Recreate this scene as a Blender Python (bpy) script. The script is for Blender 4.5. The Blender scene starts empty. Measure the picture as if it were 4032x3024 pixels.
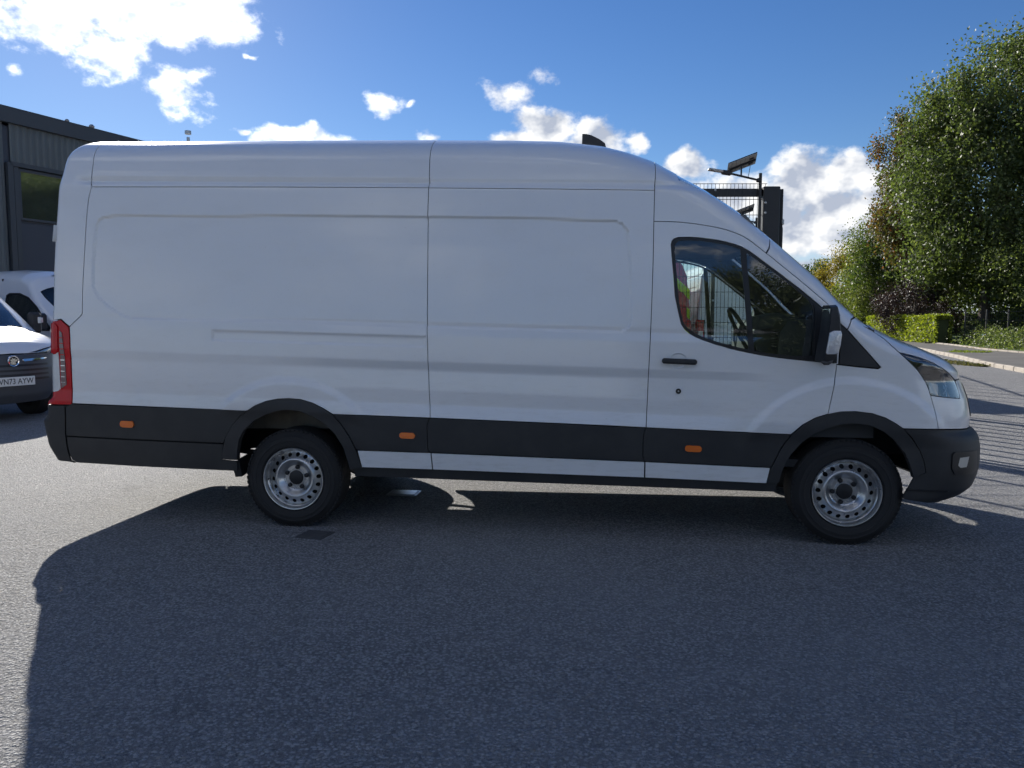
import bpy, math, random
import numpy as np
from mathutils import Vector, Matrix
from mathutils.geometry import delaunay_2d_cdt
random.seed(7); RNG = np.random.default_rng(11)
S = bpy.context.scene; COL = S.collection
rad = math.radians
# ------------------------------------------------------------------ camera
cd = bpy.data.cameras.new('camera'); cam = bpy.data.objects.new('camera', cd); COL.objects.link(cam)
cd.sensor_width = 36; cd.lens = 36*3030/4032; cd.clip_start = .05; cd.clip_end = 5000
cam.location = (0, 0, 1.468); cam.rotation_euler = (rad(90-4.7825), 0, 0); S.camera = cam
S.view_settings.view_transform = 'Standard'; S.view_settings.look = 'None'
S.view_settings.exposure = 1.12; S.view_settings.gamma = 1; S.view_settings.use_curve_mapping = False
S.render.engine = 'CYCLES'; S.cycles.use_denoising = True; S.cycles.max_bounces = 6; S.cycles.diffuse_bounces = 3; S.cycles.adaptive_threshold = .03; S.cycles.transparent_max_bounces = 24
S.cycles.sample_clamp_indirect = 6; S.cycles.caustics_reflective = False; S.cycles.caustics_refractive = False
# ------------------------------------------------------------------ sun
SUN_AZ, SUN_EL = rad(-28.0), rad(25.0)
sd = Vector((math.sin(SUN_AZ)*math.cos(SUN_EL), math.cos(SUN_AZ)*math.cos(SUN_EL), math.sin(SUN_EL)))
sl = bpy.data.lights.new('sun', 'SUN'); sl.energy = 3.8; sl.angle = rad(.53); sl.color = (1, .95, .87)
so = bpy.data.objects.new('sun', sl); COL.objects.link(so); so.rotation_euler = (-sd).to_track_quat('-Z', 'Y').to_euler(); so.location = (-10, 20, 15)
# ------------------------------------------------------------------ node helpers
class NT:
    def __init__(s, nt): s.nt = nt; nt.nodes.clear()
    def n(s, t, **kw):
        d = s.nt.nodes.new(t)
        ins = kw.pop('i', {})
        for k, v in kw.items(): setattr(d, k, v)
        for k, v in ins.items():
            if isinstance(v, bpy.types.NodeSocket): s.nt.links.new(v, d.inputs[k])
            else: d.inputs[k].default_value = v
        return d
    def m(s, op, a, b=0., c=0., clamp=False):
        d = s.nt.nodes.new('ShaderNodeMath'); d.operation = op; d.use_clamp = clamp
        for k, v in enumerate((a, b, c)):
            if isinstance(v, bpy.types.NodeSocket): s.nt.links.new(v, d.inputs[k])
            else: d.inputs[k].default_value = v
        return d.outputs[0]
    def vm(s, op, a, b=(0, 0, 0), c=(0, 0, 0), out=0):
        d = s.nt.nodes.new('ShaderNodeVectorMath'); d.operation = op
        for k, v in enumerate((a, b, c)):
            if isinstance(v, bpy.types.NodeSocket): s.nt.links.new(v, d.inputs[k])
            else: d.inputs[k].default_value = v
        return d.outputs[out]
    def mix(s, f, a, b, t='RGBA', blend='MIX'):
        d = s.nt.nodes.new('ShaderNodeMix'); d.data_type = t; d.blend_type = blend
        ia, ib, o = (6, 7, 2) if t == 'RGBA' else (2, 3, 0)
        for k, v in ((0, f), (ia, a), (ib, b)):
            if isinstance(v, bpy.types.NodeSocket): s.nt.links.new(v, d.inputs[k])
            else: d.inputs[k].default_value = (v if not (k and t == 'RGBA' and len(v) == 3) else (*v, 1))
        return d.outputs[o]
    def ss(s, x, a, b, c=0., d=1.):
        r = s.nt.nodes.new('ShaderNodeMapRange'); r.interpolation_type = 'SMOOTHSTEP'
        s.nt.links.new(x, r.inputs[0])
        for k, v in enumerate((a, b, c, d)): r.inputs[k+1].default_value = v
        return r.outputs[0]
# ------------------------------------------------------------------ sky with clouds
W = bpy.data.worlds.new('World'); S.world = W; W.use_nodes = True
g = NT(W.node_tree)
sky = g.n('ShaderNodeTexSky', sky_type='NISHITA', sun_disc=False, sun_elevation=SUN_EL, sun_rotation=SUN_AZ, altitude=100, air_density=1.0, dust_density=.08, ozone_density=3.5)
D = g.vm('NORMALIZE', g.n('ShaderNodeTexCoord').outputs['Generated'])
# cloud banks: azimuth, elevation, half width, half height (radians), weight
CLOUDS = [(-0.4368, 0.3511, 0.1517, 0.0525, 1.6), (-0.5204, 0.3068, 0.0871, 0.0352, 0.95), (-0.3436, 0.3382, 0.0577, 0.0371, 0.95), (-0.4719, 0.2916, 0.0521, 0.0275, 0.8), (-0.3992, 0.2576, 0.0332, 0.0321, 0.95), (-0.3761, 0.2772, 0.0229, 0.0107, 0.5), (-0.5566, 0.2608, 0.0076, 0.0063, 0.3), (-0.3135, 0.3014, 0.0085, 0.0029, 0.5), (-0.262, 0.2175, 0.0624, 0.019, 1.3), (-0.3305, 0.2214, 0.0116, 0.0052, 0.7), (-0.1002, 0.2282, 0.021, 0.0087, 0.75), (-0.1591, 0.2637, 0.0264, 0.0188, 0.85), (-0.1247, 0.2618, 0.0069, 0.0047, 0.5), (-0.0035, 0.2759, 0.0322, 0.0178, 0.62), (0.0345, 0.2967, 0.0163, 0.0093, 0.35), (0.0405, 0.2383, 0.0421, 0.0279, 1.5), (0.0082, 0.2194, 0.0411, 0.0207, 1.4), (0.1078, 0.2236, 0.0451, 0.0259, 1.5), (0.1541, 0.2169, 0.0149, 0.0151, 1.0), (0.0729, 0.2079, 0.0813, 0.0219, 1.5), (0.2182, 0.1901, 0.0323, 0.0206, 1.35), (0.3559, 0.1589, 0.0484, 0.0462, 1.7), (0.4064, 0.1662, 0.0334, 0.0309, 1.5), (0.3385, 0.1277, 0.0492, 0.0377, 1.6), (0.4417, 0.138, 0.0403, 0.0359, 1.5), (0.3906, 0.1145, 0.0736, 0.0503, 1.8), (0.3288, 0.0953, 0.0574, 0.0329, 1.4), (0.3717, 0.0621, 0.0606, 0.0099, 0.9), (0.4689, 0.1105, 0.0506, 0.0461, 1.3), (0.2844, 0.1464, 0.051, 0.0326, 1.0), (0.1433, 0.1565, 0.1135, 0.0334, 1.3), (-0.1787, 0.1778, 0.1516, 0.0328, 1.2), (0.0083, 0.1581, 0.1176, 0.0393, 1.2), (0.6182, 0.063, 0.0605, 0.0382, 1.3), (-0.6399, 0.1815, 0.047, 0.0268, 1.1), (0.6886, 0.1401, 0.0601, 0.0307, 1.1), (-0.7037, 0.2474, 0.0718, 0.0364, 1.2)]
def density(dirv):
    x = g.n('ShaderNodeSeparateXYZ', i={0: dirv})
    az = g.m('ARCTAN2', x.outputs[0], x.outputs[1]); el = g.m('ARCSINE', x.outputs[2])
    wob = g.n('ShaderNodeTexNoise', noise_dimensions='3D', i={'Vector': dirv, 'Scale': 22., 'Detail': 3.})
    p = g.n('ShaderNodeCombineXYZ', i={0: az, 1: el}).outputs[0]
    p = g.vm('MULTIPLY_ADD', g.vm('SUBTRACT', wob.outputs['Color'], (.5, .5, .5)), (.035, .028, 0), p)
    b = None
    for a, e, ra, re, wgt in CLOUDS:
        q = g.vm('MULTIPLY_ADD', p, (1/ra, 1/re, 0), (-a/ra, -e/re, 0))
        v = g.m('MULTIPLY_ADD', g.vm('LENGTH', q, out=1), -wgt, wgt)
        b = v if b is None else g.m('SMOOTH_MAX', b, v, .12)
    # looser cumulus in the unseen sky behind the viewer, coverage set for fill light
    cn = g.n('ShaderNodeTexNoise', i={'Vector': g.vm('MULTIPLY', dirv, (1, 1, 2.2)), 'Scale': 3.1, 'Detail': 2.})
    gen = g.m('MULTIPLY_ADD', cn.outputs[0], 5.0, -2.62)
    gen = g.m('SUBTRACT', gen, g.m('MULTIPLY', g.ss(x.outputs[1], -.15, .35), 4.))
    b = g.m('MAXIMUM', b, gen)
    n1 = g.n('ShaderNodeTexNoise', i={'Vector': g.vm('MULTIPLY', dirv, (1, 1, 1.35)), 'Scale': 24., 'Detail': 8., 'Roughness': .60, 'Lacunarity': 2.1})
    return g.m('ADD', g.m('MAXIMUM', b, -1.2), g.m('MULTIPLY_ADD', n1.outputs[0], 2.3, -1.15)), b, n1.outputs[0]
d0, b0, n0 = density(D)
# the same relief one step nearer the sun: what is thinner there is lit
D1 = g.vm('NORMALIZE', g.vm('ADD', D, tuple(sd*.030+Vector((0, 0, .006)))))
n0s = g.n('ShaderNodeTexNoise', i={'Vector': g.vm('MULTIPLY', D, (1, 1, 1.35)), 'Scale': 24., 'Detail': 3.5, 'Roughness': .55, 'Lacunarity': 2.1}).outputs[0]
n1_ = g.n('ShaderNodeTexNoise', i={'Vector': g.vm('MULTIPLY', D1, (1, 1, 1.35)), 'Scale': 24., 'Detail': 3.5, 'Roughness': .55, 'Lacunarity': 2.1}).outputs[0]
alpha = g.ss(d0, -.10, .68)
cs = g.vm('DOT_PRODUCT', D, tuple(sd), out=1)
near = g.ss(cs, .86, .985)
lit = g.m('ADD', g.m('MULTIPLY', g.m('SUBTRACT', n0s, n1_), 3.2), g.m('MULTIPLY_ADD', g.m('MINIMUM', d0, 1.6), -.24, .68), clamp=True)
ccol = g.mix(lit, (2.2, 2.45, 3.0), (5.3, 5.3, 5.25))
glow = g.m('ADD', g.m('MULTIPLY_ADD', near, .8, 1.0), g.ss(cs, .1, -.8, 0., .3))   # silver glare by the sun, full front light opposite it
ccol = g.vm('SCALE', ccol, c=(0, 0, 0)); _sc = ccol.node; W.node_tree.links.new(glow, _sc.inputs[3])
hs = g.n('ShaderNodeHueSaturation', i={'Hue': .511, 'Saturation': 1.22, 'Value': 0.475, 'Color': sky.outputs[0]})
elz = g.n('ShaderNodeSeparateXYZ', i={0: D}).outputs[2]
hz = g.mix(g.ss(elz, .20, -.02, 0., .62), hs.outputs[0], (3.1, 3.6, 4.7))   # pale lower air
fin = g.mix(alpha, hz, ccol)
bg = g.n('ShaderNodeBackground', i={'Color': fin, 'Strength': .10})
g.n('ShaderNodeOutputWorld', i={'Surface': bg.outputs[0]})
W.cycles.sampling_method = 'MANUAL'; W.cycles.sample_map_resolution = 1024

# ---- outer skin of the big van: half width as a function of length u and body height z ----
RAKE = 0.0265          # the unladen van sits nose-down
def _tab(xs, ys, lo, hi, n, sig):
    x = np.linspace(lo, hi, n); y = np.interp(x, xs, ys)
    s = sig/(x[1]-x[0]); k = np.arange(-int(4*s)-1, int(4*s)+2); g = np.exp(-.5*(k/s)**2); g /= g.sum()
    return x, np.convolve(np.pad(y, len(k)//2, mode='edge'), g, mode='valid')
_bz, _bs = _tab([.2,.30,.45,.62,.83,1.2,1.45,2.0,2.39,2.46,2.62,2.9], [.985,.99,1.008,1.02,1.022,1.018,1.006,.958,.918,.882,.826,.75], .2, 3.0, 1401, .02)
_cz, _cs = _tab([.83,.838,.915,1.01,1.15,1.207,1.39,1.45,1.48], [0,-.0020,-.022,-.016,-.0225,-.004,0,-.007,0], .7, 1.6, 901, .0045)
_gz, _gs = _tab([2.3,2.391,2.398,2.425,2.455,2.5], [0,0,-.004,-.030,-.004,0], 2.2, 2.7, 501, .004)
_tu, _ts = _tab([-2.1,-1.63,-.94,.135,.92,1.49,1.82,2.145,2.32,2.503,2.834,3.08,3.33,3.577,3.825,3.97,4.086,4.152,4.246,4.386,4.527,4.62,4.72,4.85],
                [2.812,2.816,2.820,2.826,2.828,2.825,2.817,2.787,2.748,2.69,2.510,2.347,2.140,1.926,1.655,1.548,1.487,1.459,1.424,1.370,1.302,1.255,1.18,1.04], -2.1, 4.9, 1751, .018)
_tr = ([-2.1,1.9,2.4,3.0,3.7,3.95,4.2,4.6,5.0], [.27,.27,.27,.27,.27,.20,.15,.13,.13])
_tq = ([-2.1,2.0,2.6,3.7,4.0,5.0], [3.2,3.2,2.3,2.2,3.0,3.0])
_fz, _fs = _tab([.33,.356,.365,.393,.437,.488,.556,.633,.746,.807,.845,.868,.95,1.007,1.072,1.146,1.2,1.3,1.5,3],
                [4.30,4.40,4.5,4.63,4.73,4.787,4.81,4.822,4.82,4.808,4.785,4.745,4.75,4.738,4.722,4.692,4.67,4.72,4.9,6], .3, 3.0, 1351, .010)
_rz, _rs = _tab([.2,.40,.5,.70,.712,.83,.85,1.0,1.3,1.528,1.774,1.97,2.148,2.287,2.426,2.537,2.612,2.66,2.70,2.74,2.78,2.82,2.88],
                [1.80,1.86,1.915,1.945,1.91,1.90,1.862,1.858,1.85,1.838,1.838,1.832,1.822,1.815,1.808,1.803,1.798,1.792,1.782,1.765,1.73,1.66,1.45], .2, 3.0, 1401, .008)
def sstep(a, b, x):
    t = np.clip((x-a)/(b-a), 0, 1); return t*t*(3-2*t)
def inpoly(P, x, y):
    P = np.asarray(P); r = np.zeros(x.shape, bool); j = len(P)-1
    for i in range(len(P)):
        (xi, yi), (xj, yj) = P[i], P[j]
        c = ((yi > y) != (yj > y))
        if yi != yj: r ^= c & (x < (xj-xi)*(y-yi)/(yj-yi)+xi)
        j = i
    return r
def sdist(P, x, y, closed=True):
    P = np.asarray(P); d = np.full(x.shape, 1e9); n = len(P)
    for i in range(n if closed else n-1):
        a, b = P[i], P[(i+1) % n]; e = b-a; L = e@e
        if L < 1e-12: continue
        t = np.clip(((x-a[0])*e[0]+(y-a[1])*e[1])/L, 0, 1)
        d = np.minimum(d, (x-a[0]-t*e[0])**2+(y-a[1]-t*e[1])**2)
    d = np.sqrt(d)
    return np.where(inpoly(P, x, y), -d, d) if closed else d
REC = []; SLOT = []
def half(u, z):
    u = np.asarray(u, float); z = np.asarray(z, float); u, z = np.broadcast_arrays(u, z)
    b = np.interp(z, _bz, _bs)
    fade = (.35+.65*sstep(-.35, .35, u))*(1-sstep(2.9, 3.35, u+.35*(1.1-z)))
    b = b+np.interp(z, _cz, _cs)*fade
    b = b+np.interp(z+.035*np.clip(u-2.2, 0, 2)**2, _gz, _gs)*(1-sstep(2.5, 2.95, u))*sstep(-1.66, -1.55, u)
    if len(REC):
        m = (u > -1.7) & (u < 2.5) & (z > 1.3) & (z < 2.3)
        if m.any():
            d = np.zeros(b.shape); dd = sdist(REC, u[m], z[m]); d[m] = .016*sstep(.005, -.011, dd); b = b-d
    if len(SLOT):
        m = (u > -.6) & (u < 1.05) & (z > 1.2) & (z < 1.45)
        if m.any():
            d = np.zeros(b.shape); dd = sdist(SLOT, u[m], z[m]); d[m] = .010*sstep(.006, -.014, dd); b = b-d
    for uc, r0, zc in ((0., .70, .35), (3.75, .74, .44)):
        r = np.hypot(u-uc, z-zc)
        b = b+.020*sstep(r0+.03, r0-.03, r)*sstep(.75, .9, z)*(sstep(-.62, -.40, u) if uc == 0 else 1-sstep(4.15, 4.45, u))
    T = np.interp(u, _tu, _ts); r = np.interp(u, *_tr); q = np.interp(u, *_tq)
    t = np.clip((z-(T-r))/r, 0, 1)
    k = np.maximum(1-t**2.2, 0)**(1/q)
    F = np.interp(z, _fz, _fs); rn = .62; t = np.clip((u-(F-rn))/rn, 0, 1)
    k = k*np.maximum(1-t**2.5, 0)**(1/1.9)
    R = np.interp(z, _rz, _rs); t = np.clip((-u-(R-.10))/.10, 0, 1)
    k = k*np.maximum(1-t*t, 0)**(1/6)
    return b*k

# ------------------------------------------------------------------ materials
MATS = {}
def pbr(name, col, rough=.5, metal=0., spec=.5, coat=0., noise=None, bump=None, emit=None):
    """noise=(scale, amount, second colour); bump=(scale, strength, distance)"""
    if name in MATS: return MATS[name]
    m = bpy.data.materials.new(name); m.use_nodes = True; g = NT(m.node_tree)
    tc = g.n('ShaderNodeTexCoord').outputs['Object']; c = (*col, 1)
    ins = {'Roughness': rough, 'Metallic': metal, 'Specular IOR Level': spec, 'Coat Weight': coat, 'Coat Roughness': .03}
    if noise:
        nz = g.n('ShaderNodeTexNoise', i={'Vector': tc, 'Scale': noise[0], 'Detail': 5., 'Roughness': .6})
        f = g.m('MULTIPLY', g.ss(nz.outputs[0], .35, .75), noise[1]); c = g.mix(f, col, noise[2])
        ins['Roughness'] = g.m('MULTIPLY_ADD', nz.outputs[0], .25, rough-.12)
    ins['Base Color'] = c
    if bump:
        nb = g.n('ShaderNodeTexNoise', i={'Vector': tc, 'Scale': bump[0], 'Detail': 3.})
        ins['Normal'] = g.n('ShaderNodeBump', i={'Height': nb.outputs[0], 'Strength': bump[1], 'Distance': bump[2]}).outputs[0]
    if emit: ins['Emission Color'] = (*emit[0], 1); ins['Emission Strength'] = emit[1]
    b = g.n('ShaderNodeBsdfPrincipled', i=ins)
    g.n('ShaderNodeOutputMaterial', i={0: b.outputs[0]}); MATS[name] = m; return m
def glass(name, tint=(.75, .85, .82), rough=0., ior=1.52, refl=1.0, dirt=0.):
    if name in MATS: return MATS[name]
    m = bpy.data.materials.new(name); m.use_nodes = True; g = NT(m.node_tree)
    fr = g.n('ShaderNodeFresnel', i={'IOR': ior}).outputs[0]
    t = g.n('ShaderNodeBsdfTransparent', i={0: (*tint, 1)}); gl = g.n('ShaderNodeBsdfGlossy', i={0: (1, 1, 1, 1), 'Roughness': rough})
    s = g.n('ShaderNodeMixShader', i={0: g.m('MULTIPLY', fr, refl*1.9, clamp=True), 1: t.outputs[0], 2: gl.outputs[0]})
    o = s.outputs[0]
    if dirt:
        d = g.n('ShaderNodeBsdfDiffuse', i={0: (.5, .5, .48, 1)}); o = g.n('ShaderNodeMixShader', i={0: dirt, 1: o, 2: d.outputs[0]}).outputs[0]
    g.n('ShaderNodeOutputMaterial', i={0: o}); MATS[name] = m; return m
def paint(name, col, dirt=.48):
    m = bpy.data.materials.new(name); m.use_nodes = True; g = NT(m.node_tree)
    tc = g.n('ShaderNodeTexCoord').outputs['Object']
    a = g.n('ShaderNodeTexNoise', i={'Vector': g.vm('MULTIPLY', tc, (1.2, 1, 2.6)), 'Scale': 2.3, 'Detail': 7., 'Roughness': .65}).outputs[0]
    sp = g.n('ShaderNodeTexNoise', i={'Vector': tc, 'Scale': 120., 'Detail': 2.}).outputs[0]
    scuff = g.n('ShaderNodeTexNoise', i={'Vector': g.vm('MULTIPLY', tc, (5, 5, 26)), 'Scale': 1.7, 'Detail': 6., 'Roughness': .7}).outputs[0]
    z = g.n('ShaderNodeSeparateXYZ', i={0: tc}).outputs[2]
    low = g.ss(z, 1.5, .45)
    f = g.m('MULTIPLY', g.m('ADD', g.m('MULTIPLY', g.ss(a, .45, .72), .16), g.m('MULTIPLY', low, g.m('MULTIPLY_ADD', g.ss(scuff, .45, .75), .75, .14))), dirt, clamp=True)
    c = g.mix(f, col, (col[0]*.60+.06, col[1]*.58+.055, col[2]*.54+.045))
    c = g.mix(g.m('MULTIPLY', g.ss(sp, .69, .74), .22), c, (.40, .38, .34))
    b = g.n('ShaderNodeBsdfPrincipled', i={'Base Color': c, 'Roughness': g.m('MULTIPLY_ADD', f, .4, .28), 'Specular IOR Level': .5, 'Coat Weight': g.m('MULTIPLY_ADD', f, -.8, .9), 'Coat Roughness': g.m('MULTIPLY_ADD', a, .08, .05), 'Coat IOR': 1.5})
    g.n('ShaderNodeOutputMaterial', i={0: b.outputs[0]}); MATS[name] = m; return m
WHITE = paint('white paint', (.78, .785, .79)); WHITE2 = paint('white paint clean', (.78, .785, .80), .15)
RED = paint('red paint', (.42, .02, .03), .2)
BLK = pbr('black plastic', (.018, .019, .021), .55, noise=(4.5, .6, (.042, .041, .040)), bump=(500, .15, .0006))
BLKG = pbr('dark trim', (.010, .011, .013), .38)
DARK = pbr('dark liner', (.012, .012, .013), .8)
CABIN = pbr('cabin grey', (.045, .047, .05), .75, bump=(300, .2, .001)); HEADL = pbr('headlining', (.13, .13, .125), .9)
RUBBER = pbr('tyre rubber', (.013, .013, .014), .72, noise=(14, .5, (.028, .027, .026)), bump=(60, .15, .002))
RIMM = pbr('wheel silver', (.56, .57, .58), .30, .85, noise=(18, .45, (.36, .33, .29)))
NUT = pbr('wheel nut black', (.02, .02, .022), .45, .3)
CHROME = pbr('chrome', (.8, .8, .82), .12, 1.0); STEEL = pbr('galvanised steel', (.45, .46, .46), .4, .8)
AMBER = pbr('amber lens', (.75, .16, .015), .22, coat=.6, bump=(160, .4, .002)); REDL = pbr('red lens', (.50, .006, .012), .22, spec=.3, coat=.25, bump=(90, .25, .003))
CLEARL = pbr('clear lamp', (.62, .63, .64), .12, .25, coat=1., bump=(60, .8, .006))
LAMPG = pbr('smoked lamp lens', (.20, .14, .14), .12, .3, coat=1., bump=(60, .8, .006))
DIRTYW = pbr('wheelhouse dirt', (.19, .175, .15), .85, noise=(7, .7, (.09, .08, .07)))
GLASS = glass('window glass', (.74, .84, .82), refl=1.0, dirt=.02); WSG = glass('windscreen glass', (.72, .84, .80), refl=.9, dirt=.02); LENS = glass('headlamp cover', (.93, .95, .97), refl=1.7)
# ------------------------------------------------------------------ object helpers
def link(name, me, mat=None, parent=None, smooth=False):
    o = bpy.data.objects.new(name, me); COL.objects.link(o)
    if mat is not None and not me.materials: me.materials.append(mat)
    if parent is not None: o.parent = parent
    return o
def mesh(name, V, F, smooth=False):
    me = bpy.data.meshes.new(name); me.from_pydata([tuple(map(float, v)) for v in V], [], [tuple(int(i) for i in f) for f in F])
    if smooth: me.polygons.foreach_set('use_smooth', [True]*len(me.polygons))
    me.update(); return me
def fast(name, V, F):  # numpy arrays, uniform face size
    V = np.asarray(V, np.float32); F = np.asarray(F, np.int32); me = bpy.data.meshes.new(name); k = F.shape[1]
    me.vertices.add(len(V)); me.vertices.foreach_set('co', V.ravel())
    me.loops.add(F.size); me.loops.foreach_set('vertex_index', F.ravel())
    me.polygons.add(len(F)); me.polygons.foreach_set('loop_start', np.arange(0, F.size, k, dtype=np.int32)); me.polygons.foreach_set('loop_total', np.full(len(F), k, np.int32))
    me.update(calc_edges=True); return me
class MB:
    """collects simple solids into one mesh"""
    def __init__(s): s.V = []; s.F = []
    def add(s, V, F):
        n = len(s.V); s.V += [tuple(v) for v in V]; s.F += [tuple(i+n for i in f) for f in F]; return s
    def box(s, c, d, M=None, bev=0.):
        x, y, z = d[0]/2, d[1]/2, d[2]/2
        if bev:
            b = min(bev, x*.9, y*.9, z*.9); V = []
            for sx in (-1, 1):
                for sy in (-1, 1):
                    for sz in (-1, 1):
                        V += [(sx*(x-b), sy*(y-b), sz*z), (sx*(x-b), sy*y, sz*(z-b)), (sx*x, sy*(y-b), sz*(z-b))]
            I = lambda a, b_, c_, k: ((a*2+b_)*2+c_)*3+k
            F = []
            for t in (0, 1):
                F += [[I(0, 0, t, 0), I(1, 0, t, 0), I(1, 1, t, 0), I(0, 1, t, 0)], [I(0, t, 0, 1), I(1, t, 0, 1), I(1, t, 1, 1), I(0, t, 1, 1)], [I(t, 0, 0, 2), I(t, 1, 0, 2), I(t, 1, 1, 2), I(t, 0, 1, 2)]]
            for a in (0, 1):
                for b_ in (0, 1):
                    F += [[I(0, a, b_, 0), I(1, a, b_, 0), I(1, a, b_, 1), I(0, a, b_, 1)], [I(a, 0, b_, 0), I(a, 1, b_, 0), I(a, 1, b_, 2), I(a, 0, b_, 2)], [I(a, b_, 0, 1), I(a, b_, 1, 1), I(a, b_, 1, 2), I(a, b_, 0, 2)]]
                    for c_ in (0, 1): F.append([I(a, b_, c_, 0), I(a, b_, c_, 1), I(a, b_, c_, 2)])
        else:
            V = [(sx*x, sy*y, sz*z) for sx in (-1, 1) for sy in (-1, 1) for sz in (-1, 1)]
            F = [(0, 1, 3, 2), (4, 6, 7, 5), (0, 4, 5, 1), (2, 3, 7, 6), (0, 2, 6, 4), (1, 5, 7, 3)]
        V = [Vector(v) for v in V]
        if M is not None: V = [M @ v for v in V]
        return s.add([v+Vector(c) for v in V], F)
    def tube(s, pts, r, n=8, caps=True):
        pts = [Vector(p) for p in pts]; m = len(pts); R = r if hasattr(r, '__len__') else [r]*m; V = []; up = Vector((0, 0, 1))
        for i, p in enumerate(pts):
            t = (pts[min(i+1, m-1)]-pts[max(i-1, 0)]).normalized(); a = up if abs(t.dot(up)) < .95 else Vector((1, 0, 0))
            x = t.cross(a).normalized(); y = x.cross(t).normalized()
            V += [p+(x*math.cos(k*2*math.pi/n)+y*math.sin(k*2*math.pi/n))*R[i] for k in range(n)]
        F = [(i*n+k, i*n+(k+1) % n, (i+1)*n+(k+1) % n, (i+1)*n+k) for i in range(m-1) for k in range(n)]
        if caps: F += [tuple(range(n))[::-1], tuple((m-1)*n+k for k in range(n))]
        return s.add(V, F)
    def lathe(s, prof, n=48, c=(0, 0, 0), close=False):
        """profile (radius, y) revolved round the y axis through c"""
        V = []; m = len(prof)
        for k in range(n):
            a = 2*math.pi*k/n
            V += [(c[0]+r*math.cos(a), c[1]+y, c[2]+r*math.sin(a)) for r, y in prof]
        F = [(k*m+i, ((k+1) % n)*m+i, ((k+1) % n)*m+i+1, k*m+i+1) for k in range(n) for i in range(m-1)]
        if close: F += [(k*m+m-1, ((k+1) % n)*m+m-1, ((k+1) % n)*m, k*m) for k in range(n)]
        return s.add(V, F)
    def prism(s, poly, v0, v1, plane='xz'):
        n = len(poly)
        mk = (lambda a, b, v: (a, v, b)) if plane == 'xz' else ((lambda a, b, v: (a, b, v)) if plane == 'xy' else (lambda a, b, v: (v, a, b)))
        return s.add([mk(a, b, v0) for a, b in poly]+[mk(a, b, v1) for a, b in poly], [tuple(range(n)), tuple(range(2*n-1, n-1, -1))]+[(i, n+i, n+(i+1) % n, (i+1) % n) for i in range(n)])
    def build(s, name, mat, parent=None, smooth=False):
        me = mesh(name, s.V, s.F, smooth)
        if smooth and smooth != 'all':
            me.set_sharp_from_angle(angle=rad(35))
        return link(name, me, mat, parent)
def empty(name, loc=(0, 0, 0), rz=0., label=None, cat=None, group=None):
    o = bpy.data.objects.new(name, None); COL.objects.link(o); o.location = loc; o.rotation_euler = (0, 0, rz)
    return tag(o, label, cat, group)
def tag(o, label=None, cat=None, group=None, kind=None):
    for k, v in (('label', label), ('category', cat), ('group', group), ('kind', kind)):
        if v: o[k] = v
    return o
def copy_tree(o, parent=None, swap=None):
    c = o.copy(); COL.objects.link(c); c.parent = parent
    if swap and c.type == 'MESH' and c.data.materials and c.data.materials[0] in swap:
        c.material_slots[0].link = 'OBJECT'; c.material_slots[0].material = swap[c.data.materials[0]]
    for ch in o.children: copy_tree(ch, c, swap)
    return c
def far_side(o):
    """the same part on the other flank, mirrored in the van's centre plane"""
    c = copy_tree(o, o.parent); c.scale = (o.scale[0], -o.scale[1], o.scale[2]); c.location = (o.location[0], -o.location[1], o.location[2]); return c
_fonts = {}
def text(name, body, size, mat, parent=None, M=None, ext=.002, sx=1.):
    cu = bpy.data.curves.new(name, 'FONT'); cu.body = body; cu.size = size; cu.extrude = ext; cu.align_x = 'CENTER'; cu.align_y = 'CENTER'
    t = bpy.data.objects.new(name, cu); COL.objects.link(t); bpy.context.view_layer.update()
    me = bpy.data.meshes.new_from_object(t.evaluated_get(bpy.context.evaluated_depsgraph_get())); bpy.data.objects.remove(t)
    me.transform(Matrix.Diagonal((sx, 1, 1, 1)))
    me.materials.clear(); o = link(name, me, mat, parent)
    if M is not None: o.matrix_local = M
    return o
# ------------------------------------------------------------------ panels cut from a curved skin
def dense(P, step):
    out = []; n = len(P)
    for i in range(n):
        a, b = np.array(P[i], float), np.array(P[(i+1) % n], float); k = max(1, int(math.ceil(np.hypot(*(b-a))/step)))
        out += [tuple(a+(b-a)*j/k) for j in range(k)]
    return out
def inset(P, d):
    P = np.array(P, float); q = [P[0]]
    for p in P[1:]:
        if np.hypot(*(p-q[-1])) > 1e-4: q.append(p)
    if np.hypot(*(q[0]-q[-1])) < 1e-4: q.pop()
    P = np.array(q); A = .5*np.sum(P[:, 0]*np.roll(P[:, 1], -1)-np.roll(P[:, 0], -1)*P[:, 1]); sg = 1 if A > 0 else -1
    e1 = P-np.roll(P, 1, 0); e2 = np.roll(P, -1, 0)-P
    n1 = np.c_[-e1[:, 1], e1[:, 0]]/np.hypot(*e1.T)[:, None]*sg; n2 = np.c_[-e2[:, 1], e2[:, 0]]/np.hypot(*e2.T)[:, None]*sg
    m = n1+n2; m /= np.maximum(np.hypot(*m.T), 1e-6)[:, None]; c = np.maximum(np.sum(m*n1, 1), .5)
    return P+m*(d/c)[:, None]
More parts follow.
